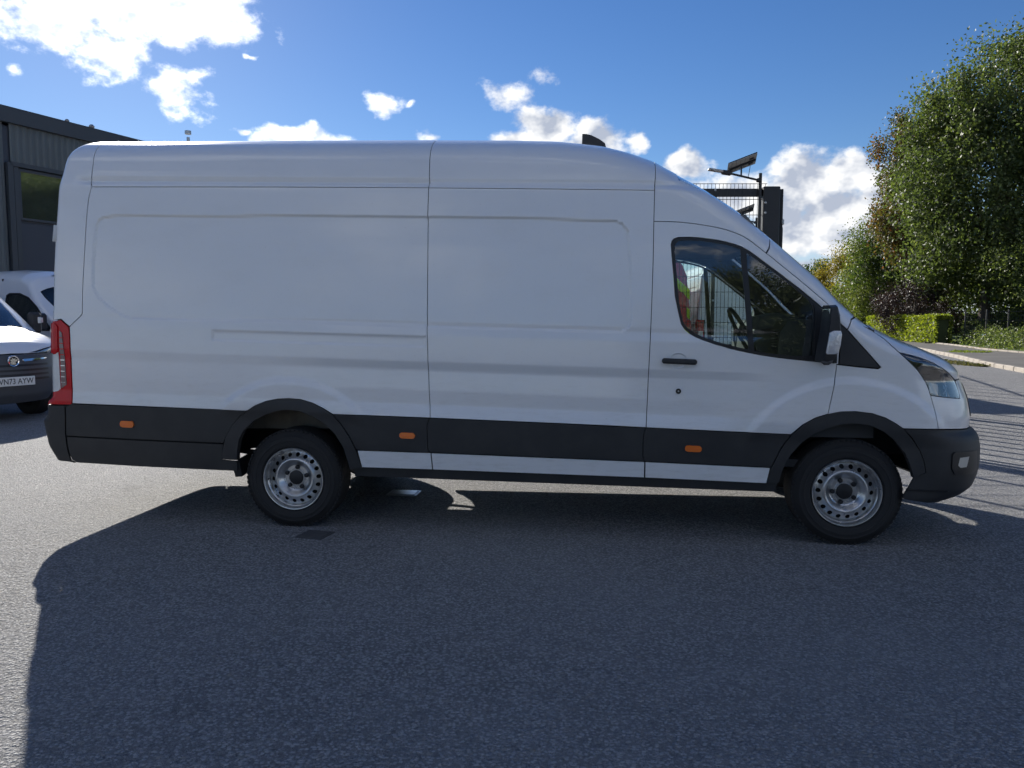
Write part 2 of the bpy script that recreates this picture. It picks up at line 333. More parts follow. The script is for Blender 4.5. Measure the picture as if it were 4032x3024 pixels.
def skin_panel(name, poly, mat, parent, H, holes=(), step=.025, off=0., gap=.0025, edge=.014, both=False, rake=0., grid=True, mid=None, mgap=None):
    P = np.array(dense(inset(poly, gap), step)); Hs = [np.array(dense(inset(h, -gap), step)) for h in holes]
    pts = [P]+Hs
    if grid:
        lo, hi = P.min(0), P.max(0)
        gx, gy = np.meshgrid(np.arange(lo[0], hi[0], step), np.arange(lo[1], hi[1], step)); gx = gx+(np.arange(gx.shape[0]) % 2)[:, None]*step*.5
        G = np.c_[gx.ravel(), gy.ravel()]; k = inpoly(P, G[:, 0], G[:, 1]); G = G[k]
        if len(G):
            d = sdist(P, G[:, 0], G[:, 1], True); k = d < -.5*step
            for h in Hs: k &= sdist(h, G[:, 0], G[:, 1], True) > .5*step
            pts.append(G[k])
    A = np.vstack(pts); E = []; s0 = 0
    for L in [P]+Hs:
        n = len(L); E += [(s0+i, s0+(i+1) % n) for i in range(n)]; s0 += n
    r = delaunay_2d_cdt([Vector(p) for p in A], E, [], 0, 1e-6)
    V2 = np.array([tuple(v) for v in r[0]]); T = np.array([f for f in r[2] if len(f) == 3])
    cen = V2[T].mean(1); k = inpoly(P, cen[:, 0], cen[:, 1])
    for h in Hs: k &= ~inpoly(h, cen[:, 0], cen[:, 1])
    T = T[k]
    a, b, c = V2[T[:, 0]], V2[T[:, 1]], V2[T[:, 2]]
    ar = (b[:, 0]-a[:, 0])*(c[:, 1]-a[:, 1])-(b[:, 1]-a[:, 1])*(c[:, 0]-a[:, 0]); T[ar < 0] = T[ar < 0][:, ::-1]
    u, z = V2.T; h = H(u, z); e = .0012
    hu = (H(u+e, z)-H(u-e, z))/(2*e); hz = (H(u, z+e)-H(u, z-e))/(2*e)
    N = np.c_[-hu, -np.ones_like(h), -hz]; N[:, 0] += rake*N[:, 2]; N /= np.linalg.norm(N, axis=1)[:, None]
    V = np.c_[u, -h, z-rake*u]+N*off
    # T counter-clockwise in (u,z) looking along +v gives normal -v (outward on the near side)
    F = [T]; VV = [V]; NN = [N]; nv = len(V)
    if edge or mid is not None:
        be = {}
        for t in T:
            for i in range(3):
                p, q = int(t[i]), int(t[(i+1) % 3])
                if (q, p) in be: del be[(q, p)]
                else: be[(p, q)] = 1
        bl = np.array(list(be.keys()))
        if mid is not None:      # close the skin on the centre plane
            cf = mid(u, z); cm = cf[bl[:, 0]] & cf[bl[:, 1]]; cl = bl[cm]; bl = bl[~cm]
            if len(cl):
                ci = np.unique(cl); cmp_ = {int(v): i for i, v in enumerate(ci)}; cv = V[ci].copy(); cv[:, 1] = -(mgap or 0.)
                b0 = sum(len(x) for x in VV); VV.append(cv); NN.append(N[ci])
                q = np.array([(p, b0+cmp_[int(p)], b0+cmp_[int(r_)], r_) for p, r_ in cl]); F += [q[:, [0, 1, 2]], q[:, [0, 2, 3]]]
    if edge and len(bl):
        nv = sum(len(x) for x in VV); ids = np.unique(bl); mp = {int(v): i for i, v in enumerate(ids)}
        n2 = np.zeros((len(ids), 3))
        for p, q in bl:
            ev = V[q]-V[p]; nn = np.array([ev[2], 0, -ev[0]]); nn /= max(np.linalg.norm(nn), 1e-9); n2[mp[p]] += nn; n2[mp[q]] += nn
        n2 /= np.maximum(np.linalg.norm(n2, axis=1), 1e-6)[:, None]
        top = V[ids]; bot = top-N[ids]*edge; VV += [top, bot]; NN += [n2, n2]; m = len(ids)
        q = np.array([(nv+mp[p], nv+m+mp[p], nv+m+mp[r_], nv+mp[r_]) for p, r_ in bl])
        F += [q[:, [0, 1, 2]], q[:, [0, 2, 3]]]
    V = np.vstack(VV); N = np.vstack(NN); F = np.vstack(F)
    if both:
        n = len(V); V = np.vstack([V, V*[1, -1, 1]]); N = np.vstack([N, N*[1, -1, 1]]); F = np.vstack([F, F[:, ::-1]+n])
    me = fast(name, V, F); me.polygons.foreach_set('use_smooth', [True]*len(me.polygons))
    me.normals_split_custom_set_from_vertices(N.tolist())
    return link(name, me, mat, parent)

# ------------------------------------------------------------------ the big white van
REC[:] = [(-.073,2.187),(-.594,2.181),(-1.18,2.176),(-1.349,2.170),(-1.403,2.156),(-1.433,2.128),(-1.444,2.072),(-1.454,1.942),(-1.462,1.822),(-1.465,1.701),(-1.456,1.64),(-1.417,1.582),(-1.346,1.526),(-1.258,1.474),(-1.189,1.449),(-1.128,1.442),(-.654,1.448),(-.156,1.450),(.986,1.449),(1.607,1.446),(2.156,1.439),(2.246,1.441),(2.304,1.453),(2.335,1.476),(2.346,1.512),(2.348,1.683),(2.341,1.925),(2.324,2.107),(2.291,2.161),(2.227,2.182),(1.535,2.189)]
SLOT[:] = [(-.557,1.378),(.97,1.378),(.97,1.308),(-.557,1.306)]
VAN_YAW = rad(6.857)
van = empty('panel_van', (-1.4306, 6.343, 0), -VAN_YAW, 'long white high-roof panel van parked side-on in the middle of the yard', 'van')
def zR(u, w): return w
def TOP(u): return float(np.interp(u, _tu, _ts))
def FRN(z): return float(np.interp(z, _fz, _fs))
def REAR(z): return -float(np.interp(z, _rz, _rs))
def zW(u, hw=.79):
    zz = np.linspace(TOP(u)-.27, TOP(u)-.002, 300); hh = half(np.full(300, u), zz); i = np.argmax(hh < hw); return float(zz[i])
VMID = lambda u, z: (z > np.interp(u, _tu, _ts)-.009) | (u > np.interp(z, _fz, _fs)-.009) | (u < -np.interp(z, _rz, _rs)+.009)
def sp(name, poly, mat, parent=None, **k):
    k.setdefault('rake', RAKE)
    if k.get('both') or k.get('mgap'): k.setdefault('mid', VMID)
    return skin_panel(name, poly, mat, parent or van, half, **k)
SEAM_C = [(-1.56,2.74),(-1.533,2.667),(-1.508,2.567),(-1.502,2.468),(-1.506,2.417),(-1.482,2.39),(-1.480,2.367),(-1.499,2.295),(-1.513,2.146),(-1.522,1.913),(-1.531,1.727),(-1.534,1.624),(-1.534,1.472),(-1.543,1.458),(-1.634,1.374)]
GUT = [(-1.480,2.376),(-.77,2.380),(-.089,2.384),(.574,2.385),(.981,2.385),(1.532,2.384),(1.997,2.382),(2.493,2.379)]
SEAM_M = [(.981,2.385),(.978,2.183),(.979,1.902),(.979,1.62),(.981,1.448),(.987,1.276),(.988,1.15),(.994,.96),(1.002,.827)]
SEAM_D = [(2.493,2.379),(2.490,2.175),(2.488,1.928),(2.482,1.656),(2.475,1.414),(2.467,1.201),(2.462,1.017),(2.455,.823)]
DTOP = [(2.490,2.175),(2.59,2.175),(2.664,2.172),(2.737,2.165),(2.81,2.155),(2.883,2.143),(2.956,2.126),(3.014,2.106),(3.065,2.083),(3.116,2.049),(3.173,2.004),(3.246,1.947),(3.317,1.889),(3.389,1.832),(3.496,1.742),(3.589,1.662)]
WIN = [(2.602,2.025),(2.607,2.048),(2.62,2.064),(2.65,2.074),(2.723,2.076),(2.782,2.073),(2.847,2.066),(2.906,2.058),(2.957,2.047),(3.007,2.034),(3.051,2.018),(3.102,1.990),(3.174,1.938),(3.282,1.858),(3.425,1.748),(3.532,1.659),(3.596,1.602),(3.622,1.57),(3.636,1.538),(3.64,1.495),(3.64,1.385),(3.634,1.288),(3.537,1.293),(3.395,1.302),(3.288,1.311),(3.181,1.324),(3.101,1.337),(3.036,1.349),(2.964,1.365),(2.891,1.385),(2.818,1.408),(2.766,1.428),(2.726,1.45),(2.696,1.474),(2.673,1.508),(2.662,1.549),(2.647,1.615),(2.631,1.69),(2.619,1.839),(2.61,1.928)]
GLA = [(2.627,2.014),(2.634,2.035),(2.654,2.050),(2.723,2.055),(2.782,2.053),(2.848,2.046),(2.906,2.038),(2.957,2.029),(3.008,2.015),(3.042,2.002),(3.072,1.7),(3.101,1.359),(3.036,1.371),(2.963,1.387),(2.89,1.407),(2.817,1.43),(2.774,1.449),(2.733,1.471),(2.705,1.496),(2.686,1.525),(2.673,1.579),(2.656,1.668),(2.641,1.839),(2.632,1.929)]
GLB = [(3.082,1.980),(3.102,1.967),(3.174,1.917),(3.282,1.837),(3.39,1.754),(3.461,1.694),(3.49,1.655),(3.50,1.615),(3.502,1.49),(3.502,1.333),(3.395,1.324),(3.288,1.333),(3.18,1.345),(3.139,1.351),(3.108,1.701)]
TRI = [(3.64,1.561),(3.674,1.532),(3.711,1.495),(3.78,1.418),(3.852,1.339),(3.912,1.273),(3.902,1.265),(3.783,1.271),(3.661,1.281),(3.666,1.386),(3.666,1.495),(3.656,1.538)]
SEAM_F = [(3.648,1.279),(3.643,1.22),(3.635,1.169),(3.625,1.111),(3.615,1.059),(3.597,.96)]
RFO = [(-.511,.468),(-.503,.527),(-.471,.628),(-.416,.721),(-.352,.789),(-.300,.826),(-.244,.863),(-.16,.898),(-.078,.916),(-.0,.922),(.086,.918),(.169,.898),(.253,.862),(.319,.825),(.372,.762),(.435,.669),(.474,.59),(.518,.457)]
RFI = [(-.392,.466),(-.387,.533),(-.369,.616),(-.332,.683),(-.254,.756),(-.165,.805),(-.078,.833),(-.0,.843),(.088,.836),(.177,.807),(.256,.757),(.329,.688),(.384,.602),(.413,.505),(.429,.44)]
FFO = [(3.234,.492),(3.256,.593),(3.276,.632),(3.316,.724),(3.376,.820),(3.443,.886),(3.519,.934),(3.599,.963),(3.674,.980),(3.766,.986),(3.867,.977),(3.951,.952),(4.01,.920),(4.057,.889),(4.117,.824),(4.165,.754),(4.193,.684),(4.209,.614)]
FFI = [(3.31,.496),(3.329,.573),(3.348,.628),(3.382,.69),(3.451,.776),(3.524,.838),(3.602,.874),(3.680,.900),(3.769,.909),(3.853,.900),(3.938,.865),(4.011,.809),(4.075,.732),(4.112,.653),(4.137,.574)]
HEAD = [(4.029,1.365),(4.096,1.354),(4.154,1.339),(4.241,1.307),(4.324,1.263),(4.40,1.215),(4.433,1.185),(4.456,1.135),(4.460,1.079),(4.349,1.088),(4.226,1.102),(4.213,1.14),(4.195,1.183),(4.139,1.26),(4.079,1.319)]
NOSE = [(4.226,1.100),(4.240,1.054),(4.253,1.011),(4.265,.951),(4.276,.892)]
us = lambda a, b, n: np.linspace(a, b, n)
top = lambda a, b, n: [(float(u), TOP(u)-.0008) for u in us(a, b, n)]
# flanks
p = sp('side_panel', SEAM_C[7:]+[(-1.632,1.277),(-1.631,1.0),(-1.632,.822)]+[(-.979,.822),(-.317,.822)]+RFO[5:14]+[(.618,.826)]+SEAM_M[::-1]+GUT[:4][::-1], WHITE, step=.0135); far_side(p)
p = sp('side_panel', SEAM_M+[(1.6,.827),(2.215,.826)]+SEAM_D[::-1]+GUT[4:7][::-1], WHITE, step=.0135); far_side(p)
door = sp('cab_door', SEAM_D[1:]+[(2.959,.820)]+FFO[4:8]+SEAM_F[::-1][1:]+[(3.659,1.283),(3.664,1.386),(3.664,1.495),(3.655,1.538),(3.638,1.563)]+DTOP[1:][::-1], WHITE, holes=[WIN], step=.0135)
sp('front_wing', SEAM_F+FFO[8:13]+[(4.057,.889),(4.16,.891)]+NOSE[::-1]+HEAD[11:]+[(4.029,1.365),(4.020,1.374),(3.989,1.407),(3.959,1.441),(3.928,1.469),(3.895,1.492),(3.82,zW(3.82)),(3.744,1.568),(3.711,1.502),(3.715,1.497),(3.784,1.42),(3.856,1.341),(3.918,1.271),(3.903,1.260),(3.783,1.267)], WHITE, step=.0135)
far_side(bpy.data.objects['front_wing'])
# roof, pillars, screen, bonnet
sp('roof_panel', SEAM_C[:7]+GUT[:4]+[(.981,2.385),(.975,2.538)]+top(.96, -1.56, 60), WHITE, step=.02, both=True)
sp('roof_panel', [(.981,2.385)]+GUT[5:]+[(2.508,2.60)]+top(2.513, .96, 50)+[(.975,2.538)], WHITE, step=.02, both=True)
U0, U1 = 2.66, 3.82
wsl = [(float(u), zW(u)) for u in us(U0, U1, 40)]
kS = min(range(40), key=lambda i: abs(wsl[i][0]-3.245))
sp('roof_cap', [(2.508,2.60),(2.493,2.379)]+DTOP[:11]+[(3.203,1.981),(3.222,2.012)]+wsl[:kS+1][::-1]+[(U0, TOP(U0)-.0008)]+top(U0-.01, 2.515, 8), WHITE, step=.0135, both=True)
p = sp('windscreen_pillar', [(3.226,2.010),(3.207,1.978)]+DTOP[11:]+[(3.64,1.565),(3.709,1.504),(3.742,1.57),(3.81,zW(3.81))]+wsl[kS:-1][::-1], WHITE, step=.0135); far_side(p)
sp('windscreen', wsl+[(3.86,1.545+.02),(3.93,TOP(3.93)-.001)]+top(3.92, U0+.005, 40), WSG, step=.03, both=True, edge=0, off=-.004, gap=.001)
sp('cowl', [(3.825,zW(3.82)-.004),(3.893,1.495),(3.955,TOP(3.955)-.001),(3.934,TOP(3.934)-.001),(3.862,1.562)], BLK, step=.03, both=True, off=-.006)
bon = sp('bonnet', [(3.895,1.494),(3.93,1.470),(3.961,1.443),(3.991,1.409),(4.022,1.376),(4.031,1.367)]+HEAD[1:6]+[(4.44,1.195),(FRN(1.205)-.02,1.205)]+[(4.655,TOP(4.655)-.001)]+top(4.64, 3.96, 30), WHITE, step=.0135, both=True)
# nose, lamps, bumper
nose = sp('nose_panel', NOSE+[(4.406,.888),(4.524,.880)]+[(FRN(z)-.0006, z) for z in us(.876, 1.2, 14)]+[(4.44,1.191)]+HEAD[7:11], WHITE, step=.0135, both=True)
sp('grille', [(4.60,.945),(FRN(.945)-.0006,.945)]+[(FRN(z)-.0006, z) for z in us(.95, 1.16, 10)]+[(4.58,1.16)], BLKG, nose, step=.02, both=True, off=.004)
hl = sp('headlight', HEAD, LENS, step=.02, edge=0)
sp('lamp_bowl', HEAD, BLKG, hl, step=.02, off=-.075, gap=.004, edge=-.07)
sp('reflector', [(4.25,1.12),(4.33,1.11),(4.34,1.18),(4.26,1.19)], STEEL, hl, step=.02, off=-.05, edge=.02)
sp('indicator', [(4.37,1.10),(4.43,1.10),(4.425,1.15),(4.375,1.18)], CHROME, hl, step=.02, off=-.045, edge=.02)
sp('daytime_strip', [(4.355,1.11),(4.40,1.16),(4.36,1.235),(4.26,1.29),(4.25,1.282),(4.345,1.228),(4.385,1.16),(4.345,1.118)], CLEARL, hl, step=.02, off=-.03, edge=.006)
far_side(hl)
bump = sp('front_bumper', [(4.062,.886),(4.16,.888),(4.276,.889),(4.406,.885),(4.524,.876)]+[(FRN(z)-.0006, z) for z in us(.872, .385, 24)]+[(4.40,.392),(4.25,.405),(4.11,.425),(4.075,.435),(4.118,.52),(4.14,.574),(4.213,.612),(4.197,.684),(4.169,.754),(4.121,.824)], BLK, step=.0135, both=True, off=.002)
FOG = [(4.369,.733),(4.388,.748),(4.58,.746),(4.588,.66),(4.586,.615),(4.549,.592),(4.392,.600),(4.369,.644)]
f = sp('fog_lamp_surround', FOG, BLKG, bump, step=.02, off=.010, edge=.02); sp('fog_lamp', [(4.41,.66),(4.422,.712),(4.50,.716),(4.48,.645),(4.43,.643)], STEEL, f, step=.02, off=.011, edge=.01); far_side(f)
f = sp('bumper_lip', [(4.10,.50),(4.35,.50),(4.38,.487),(4.10,.485)], BLKG, bump, step=.02, off=.008); far_side(f)
# rear door, lamp, bumper
rr = lambda z: REAR(z)+.0005
p = sp('rear_door', [(-1.565,2.743)]+SEAM_C[1:]+[(-1.640,1.378),(-1.701,1.426),(-1.739,1.419),(REAR(1.41)+.022,1.412),(REAR(.87)+.022,.87)]+[(rr(z), z) for z in us(.87, 2.81, 66)]+[(float(u), TOP(u)-.0008) for u in (-1.655, -1.61, -1.57)], WHITE, step=.02, gap=.004, mgap=.004); far_side(p)
RH = sp('hinge', [(-1.80,2.10),(-1.74,2.10),(-1.745,1.98),(-1.81,1.98)], WHITE, p, step=.02, off=.02, edge=.03)
tl = sp('tail_light', [(REAR(1.41)+.02,1.408),(-1.739,1.414),(-1.701,1.421),(-1.639,1.370),(-1.634,1.277),(-1.633,1.0),(-1.634,.824),(-1.647,.811),(REAR(.83)+.02,.806)]+[(REAR(z)+.02, z) for z in us(.85, 1.4, 8)], REDL, step=.02, off=.004)
sp('reversing_lens', [(REAR(1.2)+.022,1.165),(-1.745,1.178),(-1.722,1.195),(-1.716,.925),(-1.74,.905),(REAR(.92)+.022,.885)], CLEARL, tl, step=.02, off=.008, edge=.006)
ln = sp('ribbed_lens', [(-1.712,1.350),(-1.690,1.330),(-1.676,1.20),(-1.668,.955),(-1.714,.925)], LAMPG, tl, step=.02, off=.009, edge=.006)
for zz in us(.97, 1.29, 9): sp('lens_rib', [(-1.710,zz),(-1.678,zz),(-1.678,zz+.006),(-1.710,zz+.006)], CHROME if zz < 1.15 else REDL, ln, step=.02, off=.011, gap=0, edge=.003)
sp('brake_lens', [(REAR(1.4)+.022,1.396),(-1.745,1.400),(-1.720,1.375),(-1.722,1.20),(-1.745,1.182),(REAR(1.2)+.022,1.170)], REDL, tl, step=.02, off=.012, edge=.006); far_side(tl)
RB = [(-1.691,.795),(-1.693,.711),(-1.70,.584),(-1.698,.525),(-1.693,.469),(-1.678,.404),(-1.64,.383)]
rb = sp('rear_bumper', [(-1.648,.805)]+RB+[(-1.70,.389),(-1.76,.392)]+[(rr(z), z) for z in us(.405, .80, 30)], BLK, step=.02, both=True, off=.004)
for zz, uu in ((.76, -1.838), (.715, -1.845)):
    MB().tube([(uu, -.93, zz+.022+.05), (uu, -.93, zz-.02+.05)], .014, 10).build('hinge_pin', STEEL, rb, smooth=True)
b = MB(); b.tube([(-1.76, -.905, 2.10), (-1.765, -.90, 2.04)], .016, 10).tube([(-1.765, -.90, 2.03), (-1.768, -.90, 1.98)], .020, 10); b.build('hinge_pin', WHITE, p, smooth=True)
# cladding, strips, arches
def pair(name, poly, mat, **k): return far_side(sp(name, poly, mat, **k))
pair('side_cladding', [(-1.640,.818)]+[(u+.007, z) for u, z in RB[:3]]+[(-1.114,.582),(-.492,.585)]+RFO[2:6]+[(-.98,.820)], BLK, step=.03, off=.005)
pair('side_cladding', [(-1.688,.578),(-1.690,.525),(-1.684,.469),(-1.668,.406),(-1.63,.386),(-1.133,.381),(-.521,.384),(-.40,.385),(-.398,.46),(-.512,.466),(-.503,.527),(-.492,.578),(-1.11,.576)], BLK, step=.03, off=.005)
SL = [(1.0,.825),(.981,.78),(.981,.693),(.985,.606),(1.003,.588)]; SDL = [(2.455,.821),(2.439,.783),(2.435,.706),(2.436,.629),(2.448,.597)]
pair('side_cladding', RFO[13:17]+[(.486,.583)]+SL[::-1]+[(.62,.824)], BLK, step=.03, off=.005)
pair('side_cladding', SL+[(1.8,.593)]+SDL[::-1]+[(1.8,.825)], BLK, step=.03, off=.005)
pair('side_cladding', SDL+[(3.252,.597)]+FFO[1:5]+[(2.96,.818)], BLK, step=.03, off=.005)
pair('sill_strip', [(.487,.580),(1.004,.586),(1.014,.470),(.514,.461)], WHITE, step=.03, off=.010)
pair('sill_strip', [(1.008,.586),(2.448,.595),(2.448,.488),(1.017,.470)], WHITE, step=.03, off=.010)
pair('sill_strip', [(2.452,.595),(3.254,.595),(3.234,.490),(2.452,.488)], WHITE, step=.03, off=.010)
pair('side_sill', [(.44,.46),(1.6,.476),(3.31,.49),(3.30,.425),(.45,.385)], BLK, step=.04, off=-.02, edge=.06)
pair('arch_trim', RFO+[(.429,.437)]+RFI[::-1][1:], BLK, step=.02, off=.014, edge=.05)
pair('arch_trim', FFO+[(4.137,.57)]+FFI[::-1][1:], BLK, step=.02, off=.014, edge=.05)
pair('mud_flap', [(-.405,.47),(-.39,.47),(-.375,.34),(-.43,.335),(-.44,.385),(-.41,.39)], BLKG, step=.03, off=-.01, edge=.2)
def rrect(a, b, r, n=5):
    (x0, z1), (x1, z0) = a, b; o = []
    for cx, cz, s in ((x1-r, z1-r, 0), (x0+r, z1-r, 90), (x0+r, z0+r, 180), (x1-r, z0+r, 270)):
        o += [(cx+r*math.cos(rad(s+90*i/n)), cz+r*math.sin(rad(s+90*i/n))) for i in range(n+1)]
    return o
for a, b in (((-1.262,.714),(-1.159,.667)), ((.788,.72),(.897,.679)), ((2.707,.719),(2.815,.677))):
    far_side(sp('marker_lamp', rrect(a, b, .02), AMBER, step=.02, off=.016, gap=0, edge=.012))
# blanking plug of the missing sensor in the rear cladding
pl = MB().lathe([(.0, .012), (.016, .012), (.018, .004), (.024, -.004), (.027, 0.), (.026, .01)], 20, (-1.584, -1.022, .699+RAKE*1.584)); pl.build('sensor_socket', BLKG, van, smooth=True)
# door furniture
gl = sp('window_frame', WIN, BLKG, door, holes=[GLA, GLB], step=.02, off=-.006, gap=.0008, edge=.012)
sp('window', GLA, GLASS, gl, step=.03, off=-.010, gap=-.004, edge=0); sp('window', GLB, GLASS, gl, step=.03, off=-.010, gap=-.004, edge=0)
sp('mirror_sail', [(3.50,1.66),(3.532,1.655),(3.596,1.60),(3.628,1.57),(3.645,1.538),(3.652,1.495),(3.652,1.385),(3.650,1.284),(3.45,1.299),(3.45,1.325),(3.505,1.335),(3.507,1.62)], BLKG, door, step=.02, off=.006)
TRIP = sp('wing_trim', TRI, BLK, step=.02, off=.006); far_side(TRIP)
hd = MB()
ang = rad(-4.5)
for k in range(1): pass
yh = -float(half(2.66, 1.268))
hd.box((0, 0, 0), (.225, .024, .036), bev=.011)
ho = hd.build('door_handle', BLK, door, smooth=True); ho.location = (2.661, yh-.036, 1.268-RAKE*2.661); ho.rotation_euler = (0, rad(2.2), 0)
for xx in (-.075, .085): MB().box((xx, .02, 0), (.05, .03, .03), bev=.008).build('handle_foot', BLK, ho, smooth=True)
bowl = MB().lathe([(.064, -.0015), (.060, -.002), (.052, .004), (.03, .014), (0, .018)], 28); bo = bowl.build('handle_bowl', WHITE2, door, smooth=True); bo.location = (2.655, yh-.0045, 1.272-RAKE*2.655); bo.scale = (1.0, 1, .85)
lk = MB().lathe([(0, -.004), (.006, -.004), (.007, -.002), (.014, -.002), (.0165, -.005), (.018, 0), (.018, .01)], 24); lo = lk.build('lock', BLKG, door, smooth=True); lo.location = (2.662, -float(half(2.662, 1.07))-.002, 1.07-RAKE*2.662)
lp = MB().lathe([(0, -.0065), (.005, -.006), (.006, -.002)], 12).build('lock_pin', STEEL, lo, smooth=True)
# door mirror
mq = [(3.530,1.650,.0),(3.572,1.652,.0),(3.588,1.60,.0),(3.598,1.495,0),(3.594,1.40,0),(3.58,1.345,0),(3.562,1.308,0),(3.520,1.296,0),(3.492,1.302,0),(3.500,1.36,0),(3.520,1.493,0),(3.527,1.57,0)]
def mirror_body(parent):
    V = []; F = []; n = len(mq); lay = [(-1.275, .80), (-1.265, .93), (-1.22, 1.0), (-1.10, 1.0), (-1.075, .93)]
    cx, cz = 3.545, 1.47
    for v, s in lay: V += [(cx+(u-cx)*s, v, cz+(z-cz)*s-RAKE*3.55) for u, z, _ in mq]
    for k in range(len(lay)-1): F += [(k*n+i, k*n+(i+1) % n, (k+1)*n+(i+1) % n, (k+1)*n+i) for i in range(n)]
    F += [tuple(range(n))[::-1], tuple((len(lay)-1)*n+i for i in range(n))]
    m = MB().add(V, F); o = m.build('door_mirror', BLK, parent, smooth=True)
    MB().box((3.535, -1.17, 1.50-RAKE*3.5), (.012, .17, .26), bev=.004).build('mirror_glass', CHROME, o)
    MB().tube([(3.575, -1.10, 1.335-RAKE*3.57), (3.585, -1.03, 1.315-RAKE*3.57), (3.585, -.98, 1.31-RAKE*3.57)], [.035, .04, .045], 10).build('mirror_arm', BLK, o, smooth=True)
    ind = [(3.524,1.485),(3.548,1.498),(3.590,1.498),(3.596,1.475),(3.590,1.405),(3.580,1.365),(3.565,1.352),(3.512,1.350),(3.506,1.362)]
    V = []; n = len(ind)
    for v, s in ((-1.292, .86), (-1.288, .96), (-1.262, 1.0)): V += [(3.55+(u-3.55)*s, v, 1.425+(z-1.425)*s-RAKE*3.55) for u, z in ind]
    F = [tuple(range(n))[::-1]]+[(k*n+i, k*n+(i+1) % n, (k+1)*n+(i+1) % n, (k+1)*n+i) for k in range(2) for i in range(n)]
    MB().add(V, F).build('mirror_indicator', CLEARL, o, smooth=True)
    return o
mirror_body(door)
far_side(door)
# roof aerial fin
fz = 2.878-RAKE*2.07
fin = [(1.985,fz-.12),(2.20,fz-.13),(2.165,fz+.003),(2.12,fz+.036),(2.06,fz+.066),(2.02,fz+.076),(1.99,fz+.078)]
V = []; n = len(fin)
for v, s in ((-.035, 1.0), (0, 1.0), (.035, 1.0)): V += [(u, v if z < fz else v*.25, z) for u, z in fin]
MB().add(V, [tuple(range(n))[::-1], tuple(2*n+i for i in range(n))]+[(k*n+i, k*n+(i+1) % n, (k+1)*n+(i+1) % n, (k+1)*n+i) for k in range(2) for i in range(n)]).build('roof_aerial', BLK, van, smooth=True)
# dark lining behind the shut lines, bulkhead, cab
LIN = [(-1.70,.87),(-1.80,1.42),(-1.79,2.0),(-1.72,2.45),(-1.62,2.66)]+[(float(u), TOP(u)-.035) for u in us(-1.55, 2.64, 40)]+[(u, z-.003) for u, z in wsl]+[(3.90,1.46),(4.0,1.36),(4.10,1.22),(4.18,1.06),(4.02,.96),(3.77,1.02),(3.55,.98),(3.36,.84),(3.25,.62),(3.22,.43),(.52,.40),(.50,.58),(.36,.84),(.2,.92),(0,.955),(-.2,.92),(-.36,.84),(-.52,.62),(-.54,.41),(-1.62,.41),(-1.64,.80)]
sp('body_lining', LIN, DARK, holes=[[(u, z) for u, z in inset(WIN, -.012)]], step=.07, off=-.022, both=True, gap=0, edge=0)
k = MB(); k.box((2.42, 0, 1.40), (.03, 1.74, 1.65)); k.build('bulkhead', CABIN, van)
k = MB(); k.box((3.0, 0, .52), (1.5, 1.8, .05)); k.build('cab_floor', CABIN, van)
k = MB()
k.add([(2.44, -.90, 2.02), (2.44, .90, 2.02), (3.06, .88, 2.00), (3.06, -.88, 2.00), (3.25, -.80, 1.98), (3.25, .80, 1.98), (2.44, -.86, 2.2), (2.44, .86, 2.2), (3.1, .8, 2.16), (3.1, -.8, 2.16)], [(0, 1, 2, 3), (3, 2, 5, 4), (6, 9, 8, 7), (4, 5, 8, 9), (0, 3, 9, 6), (1, 7, 8, 2), (3, 4, 9), (2, 8, 5)])
k.build('overhead_shelf', HEADL, van)
k = MB()
for v0, v1 in ((-.92, .92),):
    sec = [(3.40,.70),(3.36,1.10),(3.30,1.22),(3.31,1.38),(3.36,1.46),(3.48,1.475),(3.60,1.465),(3.80,1.44),(3.90,1.40),(3.92,.70)]
    k.prism([(a, b) for a, b in sec], v0, v1)
dash = k.build('dashboard', CABIN, van)
MB().prism([(3.22,1.40),(3.25,1.49),(3.36,1.515),(3.50,1.50),(3.52,1.42)], -.60, -.22).build('instrument_hood', CABIN, dash)
for v in (-.82, .82):
    for kk in range(7): MB().box((3.305, v, 1.29+.018*kk), (.03, .11, .007)).build('air_vent_slat', BLKG, dash)
# steering wheel with three spokes
stw = empty('steering_wheel', (0, 0, 0)); stw.parent = van; stw.location = (3.16, -.41, 1.375); stw.rotation_euler = (0, rad(-28), 0)
ring = [(.0, .19*math.cos(a), .19*math.sin(a)) for a in us(0, 2*math.pi, 41)]
MB().tube(ring, .0155, 8, caps=False).build('wheel_rim', BLKG, stw, smooth=True)
b = MB().box((.02, 0, -.01), (.05, .13, .12), bev=.02)
for a in (0, math.pi, -math.pi/2): b.box((.012, .11*math.cos(a), .11*math.sin(a)), (.014, .03+.11*abs(math.cos(a)), .03+.11*abs(math.sin(a))), bev=.005)
b.build('wheel_spokes', CABIN, stw, smooth=True)
for v in (-.42, .15, .55):
    s = MB().box((2.50, v, 1.32), (.14, .50, .68), bev=.05).box((2.72, v, .93), (.52, .50, .16), bev=.05).box((2.50, v, 1.76), (.09, .26, .20), bev=.035)
    s.build('seat', CABIN, van, smooth=True)
